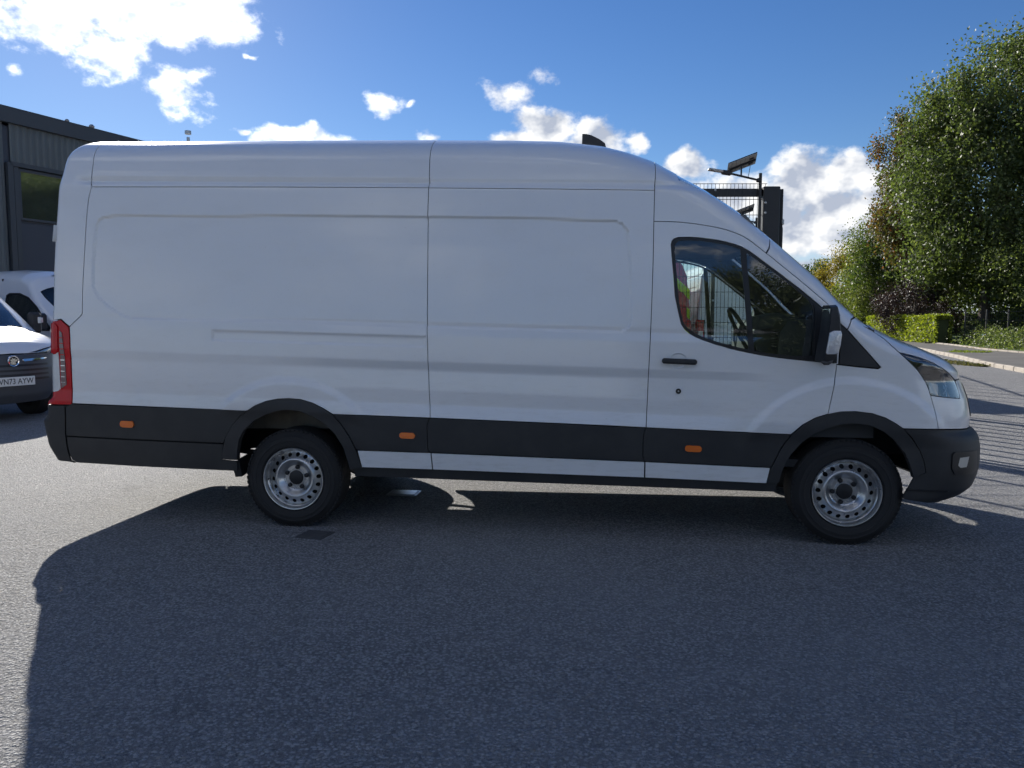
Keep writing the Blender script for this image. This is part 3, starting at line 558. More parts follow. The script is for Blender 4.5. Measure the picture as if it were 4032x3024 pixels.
# underside
k = MB().box((-1.19, 0, .60), (1.25, 1.88, .28)).box((.85, 0, .70), (5.1, 1.30, .10)).box((.9, -.43, .56), (5.2, .09, .18)).box((.9, .43, .56), (5.2, .09, .18)); k.build('chassis', DARK, van)  # wide rear floor slab added to close light gaps in the overhang's shadow
k = MB().box((2.75, 0, .48), (.9, .7, .34)).tube([(0, -.8, .345), (0, .8, .345)], .06, 10).box((0, 0, .345), (.30, .34, .26), bev=.08).tube([(3.75, -.75, .345), (3.75, .75, .345)], .04, 8); k.build('drivetrain', DARK, van)
for v in (-.56, .56):
    pts = [(-.86, v, .50), (-.5, v, .455), (0, v, .41), (.5, v, .45), (.8, v, .53)]
    MB().tube(pts, .022, 6).build('leaf_spring', DARK, van)
    w = MB().add([(-.62, v*1.25, .655), (.62, v*1.25, .675), (.62, v*1.25, 1.0), (-.62, v*1.25, 1.0), (-.62, v*1.72, 1.0), (.62, v*1.72, 1.0)], [(0, 1, 2, 3), (3, 2, 5, 4)]); w.build('wheelhouse', DIRTYW, van)
    w = MB().add([(3.12, v*1.05, .50), (4.25, v*1.05, .55), (4.25, v*1.05, 1.12), (3.12, v*1.05, 1.12), (3.12, v*1.7, 1.12), (4.25, v*1.7, 1.12)], [(0, 1, 2, 3), (3, 2, 5, 4)]); w.build('wheelhouse', DARK, van)
    w = MB().add([(3.24, v*1.05, .42), (3.24, v*1.74, .42), (3.24, v*1.74, 1.1), (3.24, v*1.05, 1.1)], [(0, 1, 2, 3)]); w.build('splash_guard', DARK, van)
MB().tube([(-1.3, .35, .50), (-.9, .35, .50)], .10, 12).tube([(-.9, .35, .5), (1.2, .38, .5), (2.6, .3, .5)], .035, 8).build('exhaust', pbr('rusty exhaust', (.09, .06, .045), .6, .4), van, smooth=True)
MB().box((1.6, .62, .52), (1.1, .4, .26), bev=.05).build('fuel_tank', DARK, van)
# wheels
def make_wheel(parent, loc, rot=0.):
    w = empty('wheel'); w.parent = parent; w.location = loc
    R0 = .352; hw = .115
    prof = [(.222, .012), (.230, .003), (.233, .003), (.236, -.002), (.255, -.005), (.268, -.006), (.270, -.009), (.277, -.009), (.279, -.006), (.296, -.005), (.298, -.007), (.304, -.006), (.306, -.002), (.322, .008), (.335, .018), (.343, .026)]
    body = []
    for i in range(7):
        y = .030+i*.027
        body += [(R0, y), (R0, y+.019), (R0-.008, y+.020), (R0-.008, y+.026)]
    prof += body[:-2]+[(.343, 2*hw-.026), (.322, 2*hw-.008), (.285, 2*hw), (.222, 2*hw-.012)]
    t = MB().lathe(prof, 72); t.build('tyre', RUBBER, w, smooth=True)
    # shoulder tread blocks
    tb = MB()
    for k in range(64):
        a = 2*math.pi*k/64; M = Matrix.Rotation(-a, 3, 'Y')
        tb.box(M @ Vector((.3425, .022, 0)), (.011, .020, .021), M)
    tb.build('tread_blocks', RUBBER, w)
    rim = empty('rim'); rim.parent = w; rim.rotation_euler = (0, rot, 0)
    rp = [(.2215, .016), (.2215, .004), (.219, .0), (.214, .001), (.209, .010), (.2055, .020), (.203, .034), (.196, .040), (.193, .050), (.1885, .066)]
    MB().lathe(rp, 72).build('rim_barrel', RIMM, rim, smooth=True)
    # holed ring between barrel and crown
    prof2 = lambda r: np.interp(r, [.090, .096, .106, .118, .126, .134, .142, .150, .172, .189], [.068, .066, .056, .040, .033, .031, .034, .044, .061, .067])
    pts = []; E = []
    def ringp(r, n, cx=0., cz=0., ph=0.):
        s = len(pts); pts.extend([(cx+r*math.cos(2*math.pi*i/n+ph), cz+r*math.sin(2*math.pi*i/n+ph)) for i in range(n)]); E.extend([(s+i, s+(i+1) % n) for i in range(n)])
    ringp(.189, 72); ringp(.092, 48)
    holes = []
    for k in range(18):
        a = 2*math.pi*(k+.5)/18; holes.append((.168*math.cos(a), .168*math.sin(a))); ringp(.0148, 14, *holes[-1])
    for r in (.186, .150, .142, .134, .126, .118, .106, .098): pts.extend([(r*math.cos(2*math.pi*(i+.5)/64), r*math.sin(2*math.pi*(i+.5)/64)) for i in range(64)])
    r_ = delaunay_2d_cdt([Vector(p) for p in pts], E, [], 0, 1e-6)
    V2 = np.array([tuple(v) for v in r_[0]]); T = np.array(r_[2]); c = V2[T].mean(1); rr_ = np.hypot(*c.T); kk = (rr_ < .1888) & (rr_ > .0918)
    for hx, hz in holes: kk &= np.hypot(c[:, 0]-hx, c[:, 1]-hz) > .0146
    T = T[kk]; q = V2[T]; ar = (q[:, 1, 0]-q[:, 0, 0])*(q[:, 2, 1]-q[:, 0, 1])-(q[:, 1, 1]-q[:, 0, 1])*(q[:, 2, 0]-q[:, 0, 0]); T[ar < 0] = T[ar < 0][:, ::-1]
    rr_ = np.hypot(*V2.T); yy = prof2(rr_); me = fast('rim_disc', np.c_[V2[:, 0], yy, V2[:, 1]], T); me.polygons.foreach_set('use_smooth', [True]*len(me.polygons))
    dr = (prof2(rr_+.002)-prof2(rr_-.002))/.004; N = np.c_[dr*V2[:, 0]/np.maximum(rr_, 1e-6), -np.ones(len(V2)), dr*V2[:, 1]/np.maximum(rr_, 1e-6)]; N /= np.linalg.norm(N, axis=1)[:, None]
    me.normals_split_custom_set_from_vertices(N.tolist()); link('rim_disc', me, RIMM, rim)
    MB().lathe([(.092, .068), (.088, .070), (.086, .073), (.064, .073), (.060, .070), (.058, .064), (.0535, .064), (.0525, .060)], 48).build('hub_flange', RIMM, rim, smooth=True)
    MB().lathe([(.0525, .062), (.050, .054), (.035, .050), (0, .049)], 32).build('hub_cap', NUT, rim, smooth=True)
    for k in range(5):
        a = 2*math.pi*k/5+.31; MB().lathe([(.0150, .074), (.0150, .058), (.012, .053), (.0, .052)], 12, (.075*math.cos(a), 0, .075*math.sin(a))).build('wheel_nut', NUT, rim, smooth=True)
    MB().lathe([(.190, .066), (.190, .20), (.2215, .215)], 48).lathe([(.0, .105), (.189, .105)], 32).build('brake_drum', DARK, rim, smooth=True)  # includes a dark backing disc, added so the rim holes look dark
    MB().tube([(-.196, .05, -.03), (-.190, .018, -.03)], .004, 6).build('valve', NUT, rim)
    return w
wh = make_wheel(van, (0, -.985, .345), .1)
for (u, v, ro) in ((3.75, -.985, .9), (0, .985, 0.), (3.75, .985, .5)):
    c = copy_tree(wh, van); c.location = (u, v, .345); c.children[[x.name.split('.')[0] for x in c.children].index('rim')].rotation_euler = (0, ro, 0)
    if v > 0: c.rotation_euler = (0, 0, math.pi)
# rear door furniture seen on the parked vans behind the fence
rear_txt = []

# ------------------------------------------------------------------ ground
def asphalt():
    m = bpy.data.materials.new('asphalt'); m.use_nodes = True; g = NT(m.node_tree)
    tc = g.n('ShaderNodeTexCoord').outputs['Object']
    wob = g.n('ShaderNodeTexNoise', i={'Vector': tc, 'Scale': 60., 'Detail': 2.})
    pw = g.vm('MULTIPLY_ADD', wob.outputs['Color'], (.006, .006, 0), tc)
    v1 = g.n('ShaderNodeTexVoronoi', feature='F1', i={'Vector': pw, 'Scale': 64.})
    v2 = g.n('ShaderNodeTexVoronoi', feature='F1', i={'Vector': pw, 'Scale': 150.})
    big = g.n('ShaderNodeTexNoise', i={'Vector': tc, 'Scale': .35, 'Detail': 6., 'Roughness': .6}).outputs[0]
    med = g.n('ShaderNodeTexNoise', i={'Vector': tc, 'Scale': 6., 'Detail': 5., 'Roughness': .65}).outputs[0]
    cell = g.n('ShaderNodeSeparateColor', i={0: v1.outputs['Color']})
    dome = g.ss(v1.outputs['Distance'], .62, .15)
    h = g.m('MULTIPLY', dome, g.m('MULTIPLY_ADD', cell.outputs[0], .5, .55))
    h = g.m('ADD', h, g.m('MULTIPLY', g.ss(v2.outputs['Distance'], .6, .1), .22))
    grit = g.n('ShaderNodeTexNoise', i={'Vector': tc, 'Scale': 34., 'Detail': 4., 'Roughness': .7}).outputs[0]
    h = g.m('ADD', h, g.m('MULTIPLY', med, .5))
    hb = g.m('ADD', h, g.m('MULTIPLY', grit, 2.6))
    stone = g.mix(cell.outputs[1], (.275, .274, .274), (.45, .448, .446))
    col = g.mix(g.ss(h, .22, .62), (.185, .184, .184), stone)  # low gaps coloured darker by height, standing in for shade between stones
    col = g.mix(g.ss(grit, .46, .36, 0., .55), col, (.075, .077, .080))   # shade of the voids between chippings, painted into the colour
    col = g.mix(g.m('MULTIPLY', g.ss(big, .36, .68), .35), col, (.32, .322, .328))
    col = g.mix(g.ss(cell.outputs[2], .975, .985), col, (.30, .29, .27))
    st = g.n('ShaderNodeTexNoise', i={'Vector': tc, 'Scale': 1.3, 'Detail': 6., 'Roughness': .7}).outputs[0]
    col = g.mix(g.m('MULTIPLY', g.ss(st, .60, .74), .40), col, (.09, .088, .086))   # old oil and tyre marks
    bp = g.n('ShaderNodeBump', i={'Height': hb, 'Strength': 1.0, 'Distance': .0095})
    b = g.n('ShaderNodeBsdfPrincipled', i={'Base Color': col, 'Roughness': g.m('MULTIPLY_ADD', med, .2, .60), 'Specular IOR Level': .035, 'Normal': bp.outputs[0]})
    g.n('ShaderNodeOutputMaterial', i={0: b.outputs[0]}); return m
ASPH = asphalt()
gm = mesh('ground', [(-900, -900, 0), (900, -900, 0), (900, 1800, 0), (-900, 1800, 0)], [(0, 1, 2, 3)])
tag(link('ground', gm, ASPH), kind='structure')
# utility cover and patched square in the yard
cov = empty('utility_cover', (-.915, 6.42, 0), rad(-8), 'small grey steel utility cover set flush in the asphalt under the van', 'utility cover')
MB().box((0, 0, .004), (.26, .20, .008), bev=.003).build('cover_frame', STEEL, cov); MB().box((0, 0, .010), (.22, .16, .006), bev=.002).build('cover_plate', pbr('worn steel plate', (.30, .31, .33), .32, .9, noise=(30, .4, (.16, .15, .14))), cov)
cov = empty('drain_cover', (-1.345, 5.155, 0), rad(-16), 'dark square iron drain cover beside the rear wheel', 'drain cover')
IRON = pbr('cast iron', (.055, .057, .062), .7, .0, noise=(20, .6, (.11, .105, .10)), bump=(80, .3, .002))
MB().box((0, 0, .003), (.20, .19, .006), bev=.002).build('cover_frame', IRON, cov); MB().box((0, 0, .0075), (.165, .155, .007), bev=.002).build('cover_plate', IRON, cov)
# ------------------------------------------------------------------ grey industrial unit on the left
CLAD = pbr('ribbed grey cladding', (.135, .152, .152), .5, .1, noise=(.9, .5, (.105, .12, .12))); TRIM = pbr('dark grey flashing', (.065, .073, .08), .45); PANL = pbr('slate composite panel', (.060, .068, .085), .45)
bw = Vector((.39, .92, 0)).normalized(); BA = Vector((-14.5, 22.4, 0))
unit = empty('industrial_unit', BA, math.atan2(bw.y, bw.x), 'dark grey ribbed industrial unit with a long window band behind the parked white vans', 'building')
# local x runs along the wall away from the viewer, local -y looks into the yard
def sheet(x0, x1, z0, z1):
    b = MB(); n = max(1, round((x1-x0)/.2)); w = (x1-x0)/n; pr = []
    for i in range(n):
        a = x0+i*w; pr += [(a, 0), (a+w*.18, -.035), (a+w*.45, -.035), (a+w*.63, 0)]
    pr.append((x1, 0)); m = len(pr)
    b.add([(x, y, z0) for x, y in pr]+[(x, y, z1) for x, y in pr], [(i, i+1, m+i+1, m+i) for i in range(m-1)])
    return b.build('cladding_sheet', CLAD, unit)
x = -16.0
while x < 9.9:
    if x+1 <= .01: sheet(x, x+1, 0, 7.08)
    else: sheet(max(x, .2), x+1, 5.98, 7.08)
    x += 1.0
MB().box((-3.0, .30, 3.5), (26, .5, 7.0)).box((-3, 8, 3.6), (26, 15, 7.2)).build('wall', PANL, unit)
MB().box((-3.0, -.06, 7.27), (26, .18, .40)).box((-3, .1, 7.49), (26, .5, .05)).build('roof_flashing', TRIM, unit)
MB().box((5.05, -.05, 5.93), (9.8, .12, .12)).box((.12, -.05, 3.0), (.16, .12, 5.9)).box((.30, -.03, 3.0), (.14, .1, 5.9)).build('corner_trim', TRIM, unit)
MIRG = bpy.data.materials.new('mirror window glass'); MIRG.use_nodes = True
gg = MIRG.node_tree.nodes['Principled BSDF']; gg.inputs['Base Color'].default_value = (.62, .66, .62, 1); gg.inputs['Metallic'].default_value = .95; gg.inputs['Roughness'].default_value = .035
for k in range(5):
    x0 = .42+k*1.92; wdw = MB()
    for c, d in (((x0+.93, -.01, 5.80), (1.90, .08, .07)), ((x0+.93, -.01, 4.40), (1.90, .08, .07)), ((x0, -.01, 5.1), (.06, .08, 1.36)), ((x0+1.86, -.01, 5.1), (.06, .08, 1.36))): wdw.box(c, d)
    wo = wdw.build('window', TRIM, unit); MB().box((x0+.93, .015, 5.10), (1.80, .01, 1.33)).build('pane', MIRG, wo)
    MB().box((x0+.93, .02, 2.15), (1.88, .04, 4.28), bev=.01).build('wall_panel', PANL, unit)
MB().add([(-16, .1, 7.50), (10, .1, 7.50), (10, 7.5, 8.35), (-16, 7.5, 8.35), (10, 15, 7.5), (-16, 15, 7.5)], [(0, 1, 2, 3), (3, 2, 4, 5)]).build('roof', TRIM, unit)
fl = empty('roof_flue', (-12.75, 31.0, 7.62), 0, 'small capped metal flue rising above the roof behind the van', 'flue')
MB().tube([(0, 0, -.1), (0, 0, 1.0)], .06, 12).build('pipe', STEEL, fl, smooth=True); MB().lathe([(.0, 0), (.12, 0), (.12, .13), (0, .13)], 14).build('cowl', STEEL, fl).rotation_euler = (rad(90), 0, 0)
[c for c in fl.children if c.name.startswith('cowl')][0].location = (0, 0, 1.12)
for k, (t, s) in enumerate(((2.05, .07), (2.9, .09))):
    p = BA+bw*t; b = MB().lathe([(.0, 0), (s*.7, 0), (s, s*.8), (s*.5, s*1.4), (0, s*1.5)], 10).build('roof_beacon', STEEL, None, smooth=True)
    b.rotation_euler = (rad(90), 0, 0); b.location = (p.x, p.y, 7.52); tag(b, ('tiny pale dome on the grey roof edge, nearer the photographer' if k == 0 else 'tiny pale dome on the grey roof edge, nearer the flue'), 'roof fitting', 'domes on the roof edge')
# ------------------------------------------------------------------ two white vans parked by the unit
class Skin2:
    tu = _tab([-6.1,-6.0,-5.8,-3.0,-2.35,-2.08,-1.80,-1.3,-.95,-.6,-.3,-.12,.05], [2.35,2.42,2.52,2.52,2.48,2.38,2.06,1.68,1.40,1.27,1.15,1.02,.85], -6.2, .1, 1200, .02)
    bz = _tab([.2,.3,.6,1.0,1.3,1.6,2.0,2.3,2.6], [.93,.96,1.0,1.025,1.012,.975,.905,.84,.76], .2, 2.7, 900, .03)
    fz = _tab([.2,.25,.4,.6,.8,.97,1.1,1.3,2.7], [-.3,-.16,-.04,0,-.02,-.06,-.02,.1,1.], .2, 2.7, 900, .02)
def half2(u, z):
    u = np.asarray(u, float); z = np.asarray(z, float); u, z = np.broadcast_arrays(u, z); K = Skin2
    b = np.interp(z, *K.bz); b = b-.012*sstep(.02, .0, np.abs(z-.85)-.06)
    T = np.interp(u, *K.tu); r = np.interp(u, [-6, -2.2, -1.7, -1, -.6, 0], [.25, .27, .30, .25, .16, .12]); t = np.clip((z-(T-r))/r, 0, 1); k = np.maximum(1-t**2.2, 0)**(1/np.interp(u, [-6, -2.2, -1.8, -1, -.7], [3, 3, 2.2, 2.2, 3]))
    F = np.interp(z, *K.fz); t = np.clip((u-(F-.85))/.85, 0, 1); k = k*np.maximum(1-t**2.3, 0)**(1/1.8)
    t = np.clip((-u-5.92)/.08, 0, 1); k = k*np.maximum(1-t*t, 0)**(1/6)
    return b*k
T2 = lambda u: float(np.interp(u, *Skin2.tu)); F2 = lambda z: float(np.interp(z, *Skin2.fz))
def zW2(u, hw=.76):
    zz = np.linspace(T2(u)-.3, T2(u)-.002, 300); return float(zz[np.argmax(half2(np.full(300, u), zz) < hw)])
def uh2(z, hw):
    uu = np.linspace(F2(z)-.85, F2(z)-.0005, 400); return float(uu[np.argmax(half2(uu, np.full(400, z)) < hw)])
GREYB = pbr('grey bumper plastic', (.075, .08, .09), .5)
def arc(uc, zc, r, a0, a1, n=12): return [(uc+r*math.cos(rad(a)), zc+r*math.sin(rad(a))) for a in us(a0, a1, n)]
MMID = lambda u, z: (z > np.interp(u, *Skin2.tu)-.009) | (u > np.interp(z, *Skin2.fz)-.009) | (u < -5.99)
mov = empty('panel_van', (-7.02, 10.83, 0), math.atan2(-math.cos(rad(64)), math.sin(rad(64))), 'white van with grey bumper, round badge and number plate facing the yard', 'van', 'white vans parked by the grey unit')
def s2(name, poly, mat, par=None, **k):
    k.setdefault('step', .04)
    if k.get('both'): k.setdefault('mid', MMID)
    return skin_panel(name, poly, mat, par or mov, half2, **k)
wl2 = [(float(u), zW2(u)) for u in us(-1.88, -1.0, 24)]
HL2 = [(-.135,.985),(-.30,.985),(-.52,1.0),(-.68,1.05),(-.76,1.18),(-.66,1.175),(-.42,1.09),(-.24,1.035)]
SW = [(-2.72,1.50),(-2.70,1.95),(-2.62,1.99),(-2.3,1.985),(-2.02,1.90),(-1.75,1.72),(-1.50,1.50),(-1.30,1.30),(-1.32,1.26),(-2.66,1.28),(-2.72,1.34)]
bd = s2('body', [(-5.97,.40),(-5.4,.40)]+arc(-5.0, .36, .43, 175, 5)+[(-4.5,.42),(-1.6,.42)]+arc(-1.0, .38, .47, 175, 60)+[(-.80,.97),(-.72,1.04)]+[(-.82,1.21),(-.76,1.23),(-.86,1.30),(-1.0,zW2(-1.0))]+wl2[::-1][1:]+[(-1.9,T2(-1.9)-.001)]+[(float(u), T2(u)-.001) for u in us(-1.95, -5.9, 40)]+[(-5.999,2.3)], WHITE2, holes=[SW], both=True, step=.045)
far_side(s2('window', SW, GLASS, bd, off=-.012, edge=0)); far_side(s2('window_frame', inset(SW, -.02), BLKG, bd, holes=[inset(SW, .03)], off=.002))
s2('windscreen', wl2+[(-.93,T2(-.93)-.001)]+[(float(u), T2(u)-.001) for u in us(-.98, -1.88, 24)], WSG, off=-.004, edge=0, both=True)
s2('bonnet', [(-.80,1.225),(-.66,1.185),(-.42,1.10),(-.24,1.045),(-.13,.995),(uh2(.985, .55), .985),(F2(.985)-.001,.985)]+[(-.055,1.0),(-.10,T2(-.10)-.001)]+[(float(u), T2(u)-.001) for u in us(-.15, -.92, 16)]+[(-.96,zW2(-.97)-.02),(-.88,1.30)], WHITE2, both=True, step=.03)
h2 = s2('headlight', HL2, CLEARL, step=.03, off=-.01); s2('headlight_cover', HL2, LENS, h2, edge=0, off=.004); s2('lamp_bezel', [(-.30,1.0),(-.40,1.0),(-.46,1.08),(-.36,1.06)], BLKG, h2, off=-.004); far_side(h2)
bu2 = s2('front_bumper', [(-.84,.36),(-.80,.60),(-.73,.86),(-.70,1.03),(-.52,.985),(-.36,.972),(uh2(.975, .5),.975),(F2(.975)-.001,.975)]+[(F2(z)-.001, z) for z in us(.96, .27, 20)]+[(-.5,.27)], GREYB, both=True, step=.03)
for z0 in (.60, .665, .73, .80):
    s2('grille_slat', [(uh2(z0, .62), z0), (F2(z0)-.001, z0), (F2(z0+.035)-.001, z0+.035), (uh2(z0+.035, .60), z0+.035)], BLKG, bu2, both=True, step=.03, off=.006)
far_side(s2('chrome_bar', [(uh2(.885, .60), .895), (uh2(.875, .15), .865), (uh2(.905, .15), .905), (uh2(.905, .58), .915)], CHROME, bu2, step=.03, off=.018, edge=.02))
bg2 = empty('badge', (F2(.89)+.03, 0, .885)); bg2.parent = mov; bg2.rotation_euler = (0, 0, rad(90))
MB().lathe([(.062, .0), (.062, -.012), (.075, -.016), (.080, -.008), (.080, .02)], 32).build('badge_ring', CHROME, bg2, smooth=True); MB().lathe([(0, .002), (.062, .002)], 32).build('badge_disc', BLKG, bg2)
gr = [(-.052,-.02),(-.03,-.045),(.0,-.05),(.035,-.04),(.02,-.015),(.048,.0),(.055,.02),(.02,.022),(.035,.045),(.0,.03),(-.02,.05),(-.03,.02),(-.058,.022),(-.035,.0)]
MB().prism(gr, -.012, .0).build('badge_emblem', CHROME, bg2)
pw = empty('number_plate', (F2(.60)+.035, 0, .60)); pw.parent = mov
MB().box((0, 0, 0), (.02, .53, .125), bev=.004).build('plate', pbr('white plate', (.75, .75, .73), .4), pw)
text('plate_lettering', 'VN73 AYW', .112, BLKG, pw, Matrix.Translation((.011, 0, -.002)) @ Matrix.Rotation(rad(90), 4, 'Z') @ Matrix.Rotation(rad(90), 4, 'X'), .0015, .86)
for sg in (-1, 1):
    o = MB().box((-1.32, sg*1.16, 1.42), (.12, .20, .34), bev=.04).box((-1.34, sg*1.03, 1.33), (.07, .16, .06), bev=.02); o = o.build('door_mirror', BLK, mov, smooth=True)
    MB().box((-1.255, sg*1.20, 1.46), (.02, .06, .10), bev=.008).build('mirror_indicator', CLEARL, o)
    MB().box((-2.2, sg*.42, 1.05), (.16, .5, .8), bev=.05).box((-2.2, sg*.42, 1.56), (.1, .26, .2), bev=.04).build('seat', CABIN, mov, smooth=True)
MB().tube([(-.92, -.15, T2(-.92)+.012), (-1.12, .30, T2(-1.12)-.022), (-1.17, .58, T2(-1.17)-.115)], .011, 6).build('wiper', BLKG, mov)
MB().box((-1.32, 0, 1.0), (.5, 1.6, .5)).build('dashboard', CABIN, mov)
MB().box((-2.9, 0, 1.4), (.04, 1.7, 1.8)).box((-2.0, 0, .5), (1.8, 1.7, .06)).box((-3.5, 0, .62), (4.8, 1.2, .14)).build('bulkhead', DARK, mov)
for (u, v) in ((-1.0, -.99), (-1.0, .99), (-5.0, -.99), (-5.0, .99)):
    c = copy_tree(wh, mov); c.location = (u, v, .345); c.rotation_euler = (0, 0, math.pi if v > 0 else 0)
mov2 = copy_tree(mov); mov2.location = (-7.45, 15.5, 0); mov2.rotation_euler = (0, 0, math.atan2(-math.cos(rad(66)), math.sin(rad(66))))
mov2['label'] = 'white van with raised roof mostly hidden behind the badged van and the tall van'
for ch in list(mov2.children):
    if ch.name.startswith('number_plate'):
        for c in list(ch.children): bpy.data.objects.remove(c)
        bpy.data.objects.remove(ch)
# ------------------------------------------------------------------ fence, gate and solar lamps
FBLK = pbr('black powder coat', (.008, .008, .009), .45)
fence = empty('mesh_fence', (0, 10.2, 0), 0, 'black steel mesh security fence standing behind the cab of the long van', 'fence')
wires = MB()
for i in range(55):
    X = .60+i*.05; wires.tube([(X, 0, .05), (X, 0, 3.235)], .0032, 4, caps=False)
for i in range(17):
    for dy in (-.006, .006): wires.tube([(.60, dy, .06+.2*i-.03), (3.32, dy, .06+.2*i-.03)], .0032, 4, caps=False)
tag(wires.build('mesh_wires', FBLK, fence), kind='stuff')
MB().box((1.96, .03, 3.12), (2.74, .06, .10), bev=.006).build('top_rail', FBLK, fence)
for X in (.62, 2.65):
    po = MB().box((X, .04, 1.55), (.05, .05, 3.1), bev=.005).build('fence_post', FBLK, fence)
    for Z in (.5, 1.25, 1.72, 2.98, 3.15): MB().box((X, .008, Z), (.03, .03, .03), bev=.008).build('clamp_bolt', STEEL, po)
MB().tube([(1.635, .03, 0), (1.635, .03, 3.1)], .03, 8).build('fence_post', FBLK, fence)
gp = empty('gate_post', (3.37, 10.22, 0), 0, 'tall thick black steel gate post at the end of the mesh fence', 'gate post')
MB().box((0, 0, 1.595), (.22, .16, 3.19), bev=.012).build('column', FBLK, gp)
for Z in (2.2, 2.55, 2.85, 2.98): MB().box((-.085, -.088, Z), (.028, .03, .03), bev=.008).build('bolt', STEEL, gp)
gate = empty('gate_leaf', (3.53, 10.30, 0), 0, 'black barred gate leaf swung open and seen edge-on beside the gate post', 'gate')
gdir = Vector((5.03-3.53, 14.6-10.30, 0)); gl_ = gdir.length; gate.rotation_euler = (0, 0, math.atan2(gdir.y, gdir.x))
for X, nm in ((.04, 'stile'), (gl_-.04, 'stile')): MB().box((X, 0, 1.63), (.08, .08, 3.1), bev=.006).build(nm, FBLK, gate)
for Z in (.2, 1.1, 2.1, 3.1): MB().box((gl_/2, 0, Z), (gl_-.16, .05, .07), bev=.005).build('rail', FBLK, gate)
bar = MB().box((0, 0, 1.65), (.05, .05, 2.9)).build('bar', FBLK, gate); bar.location = (.25, 0, 0)
k = .25+.46
while k < gl_-.1:
    c = bar.copy(); COL.objects.link(c); c.location = (k, 0, 0); k += .46
for Z in (1.0, 2.35, 2.75): MB().box((.0, -.045, Z), (.05, .03, .07), bev=.01).build('hinge', STEEL, gate)
line = empty('boundary_fence', (5.10, 14.85, 0), math.atan2(gdir.y, gdir.x), 'black post and rail fence running back from the open gate', 'fence')
for k in range(13): MB().box((k*.95, 0, 1.5), (.06, .06, 3.0), bev=.005).build('fence_post', FBLK, line)
for Z in (.3, 1.6, 2.9): MB().box((5.7, .04, Z), (11.5, .02, .05)).build('rail', FBLK, line)
lamp = empty('solar_lamp', (3.222, 10.17, 0), 0, 'solar street lamp on a black pole above the fence, panel tilted to the sky', 'street lamp', 'solar lamps by the gate')
MB().tube([(0, 0, 0), (0, 0, 3.36)], .021, 10).build('pole', FBLK, lamp, smooth=True)
MB().tube([(0, 0, 3.265), (-.46, 0, 3.372)], .014, 8).box((-.02, 0, 3.27), (.06, .06, .05), bev=.01).build('arm', FBLK, lamp, smooth=True)
Mx = Matrix.Rotation(rad(9), 3, 'Y')
MB().box((-.44, 0, 3.365), (.13, .07, .055), Mx, bev=.012).build('lamp_head', FBLK, lamp); MB().box((-.585, 0, 3.395), (.19, .09, .028), Mx, bev=.008).build('lamp_plate', pbr('lamp aluminium', (.34, .33, .32), .4, .4), lamp)
My = Matrix.Rotation(rad(-21), 3, 'Y') @ Matrix.Rotation(rad(-27), 3, 'X')
pn = MB().box((-.235, .02, 3.485), (.385, .22, .012), My); pn = pn.build('solar_panel', pbr('panel back sheet', (.30, .285, .265), .5), lamp)
MB().box(Vector((-.235, .02, 3.485)) + My @ Vector((0, 0, .009)), (.392, .228, .010), My).build('panel_frame', FBLK, pn); MB().box(Vector((-.235, .02, 3.485)) + My @ Vector((0, 0, -.016)), (.36, .022, .022), My).build('panel_rail', FBLK, pn)
for a in (-.10, .10): MB().box(Vector((-.235, .02, 3.485)) + My @ Vector((.12, a*.5, -.012)), (.05, .02, .012), My).build('cable_box', FBLK, pn)
for a in (-.15, -.09, -.03, .03, .09): MB().box(Vector((-.235, .02, 3.485)) + My @ Vector((a, 0, -.0065)), (.004, .215, .002), My).build('cell_joint', BLKG, pn)
MB().tube([(-.25, 0, 3.325), (-.25, 0, 3.46)], .011, 6).build('bracket', FBLK, lamp); MB().tube([(-.135, 0, 3.50), (-.14, 0, 3.42), (-.15, 0, 3.36), (-.16, 0, 3.31)], .004, 5).build('cable', FBLK, lamp)
l2 = copy_tree(lamp); l2.location = (4.70, 15.0, .06); l2['label'] = 'second solar lamp, smaller and lower, seen through the mesh of the fence'
# ------------------------------------------------------------------ vans standing behind the fence
def clone_van(loc, rz, label, swap=None):
    c = copy_tree(van, None, swap); c.location = loc; c.rotation_euler = (0, 0, rz); c['label'] = label; c['group'] = 'vans behind the mesh fence'; return c
wv = clone_van((5.12, 18.95, 0), rad(90), 'white van seen from behind through the fence and cab window')
text('door_lettering', 'TRANSIT', .075, CHROME, wv, Matrix.Translation((-1.885, .55, 1.36)) @ Matrix.Rotation(rad(-90), 4, 'Z') @ Matrix.Rotation(rad(90), 4, 'X'), .003, 1.25)
MB().box((-1.90, .10, 1.36), (.04, .16, .05), bev=.012).build('rear_handle', BLKG, wv)
fv = clone_van((2.86, 18.5, 0), rad(90), 'red service van with yellow chevrons seen from behind through the cab window', {WHITE: RED})
YEL = pbr('fluorescent yellow film', (.50, .66, .02), .45); WTX = pbr('white lettering film', (.8, .8, .78), .5)
for k in range(9):
    z0 = .55+k*.42
    if z0 > 2.5: break
    for sg in (-1, 1):
        z1 = z0+.21; p = [(-sg*.97+sg*.0, z0-.34), (-sg*.60, z0), (-sg*.60, z0+.21), (-sg*.97, z0-.13)]
        MB().prism([(y, z) for y, z in p], REAR(max(.9, min(2.4, z0)))-.006, REAR(max(.9, min(2.4, z0)))-.002, 'yz').build('chevron', YEL, fv)
MB().prism([(-.90, 1.30), (-.30, 1.30), (-.30, 2.05), (-.80, 2.05), (-.88, 1.95)], -1.905, -1.90, 'yz').build('rear_panel', RED, fv)
text('service_lettering', 'SERVICE', .14, WTX, fv, Matrix.Translation((-1.908, -.52, 1.52)) @ Matrix.Rotation(rad(-90), 4, 'Z') @ Matrix.Rotation(rad(90), 4, 'X'), .002, .9)
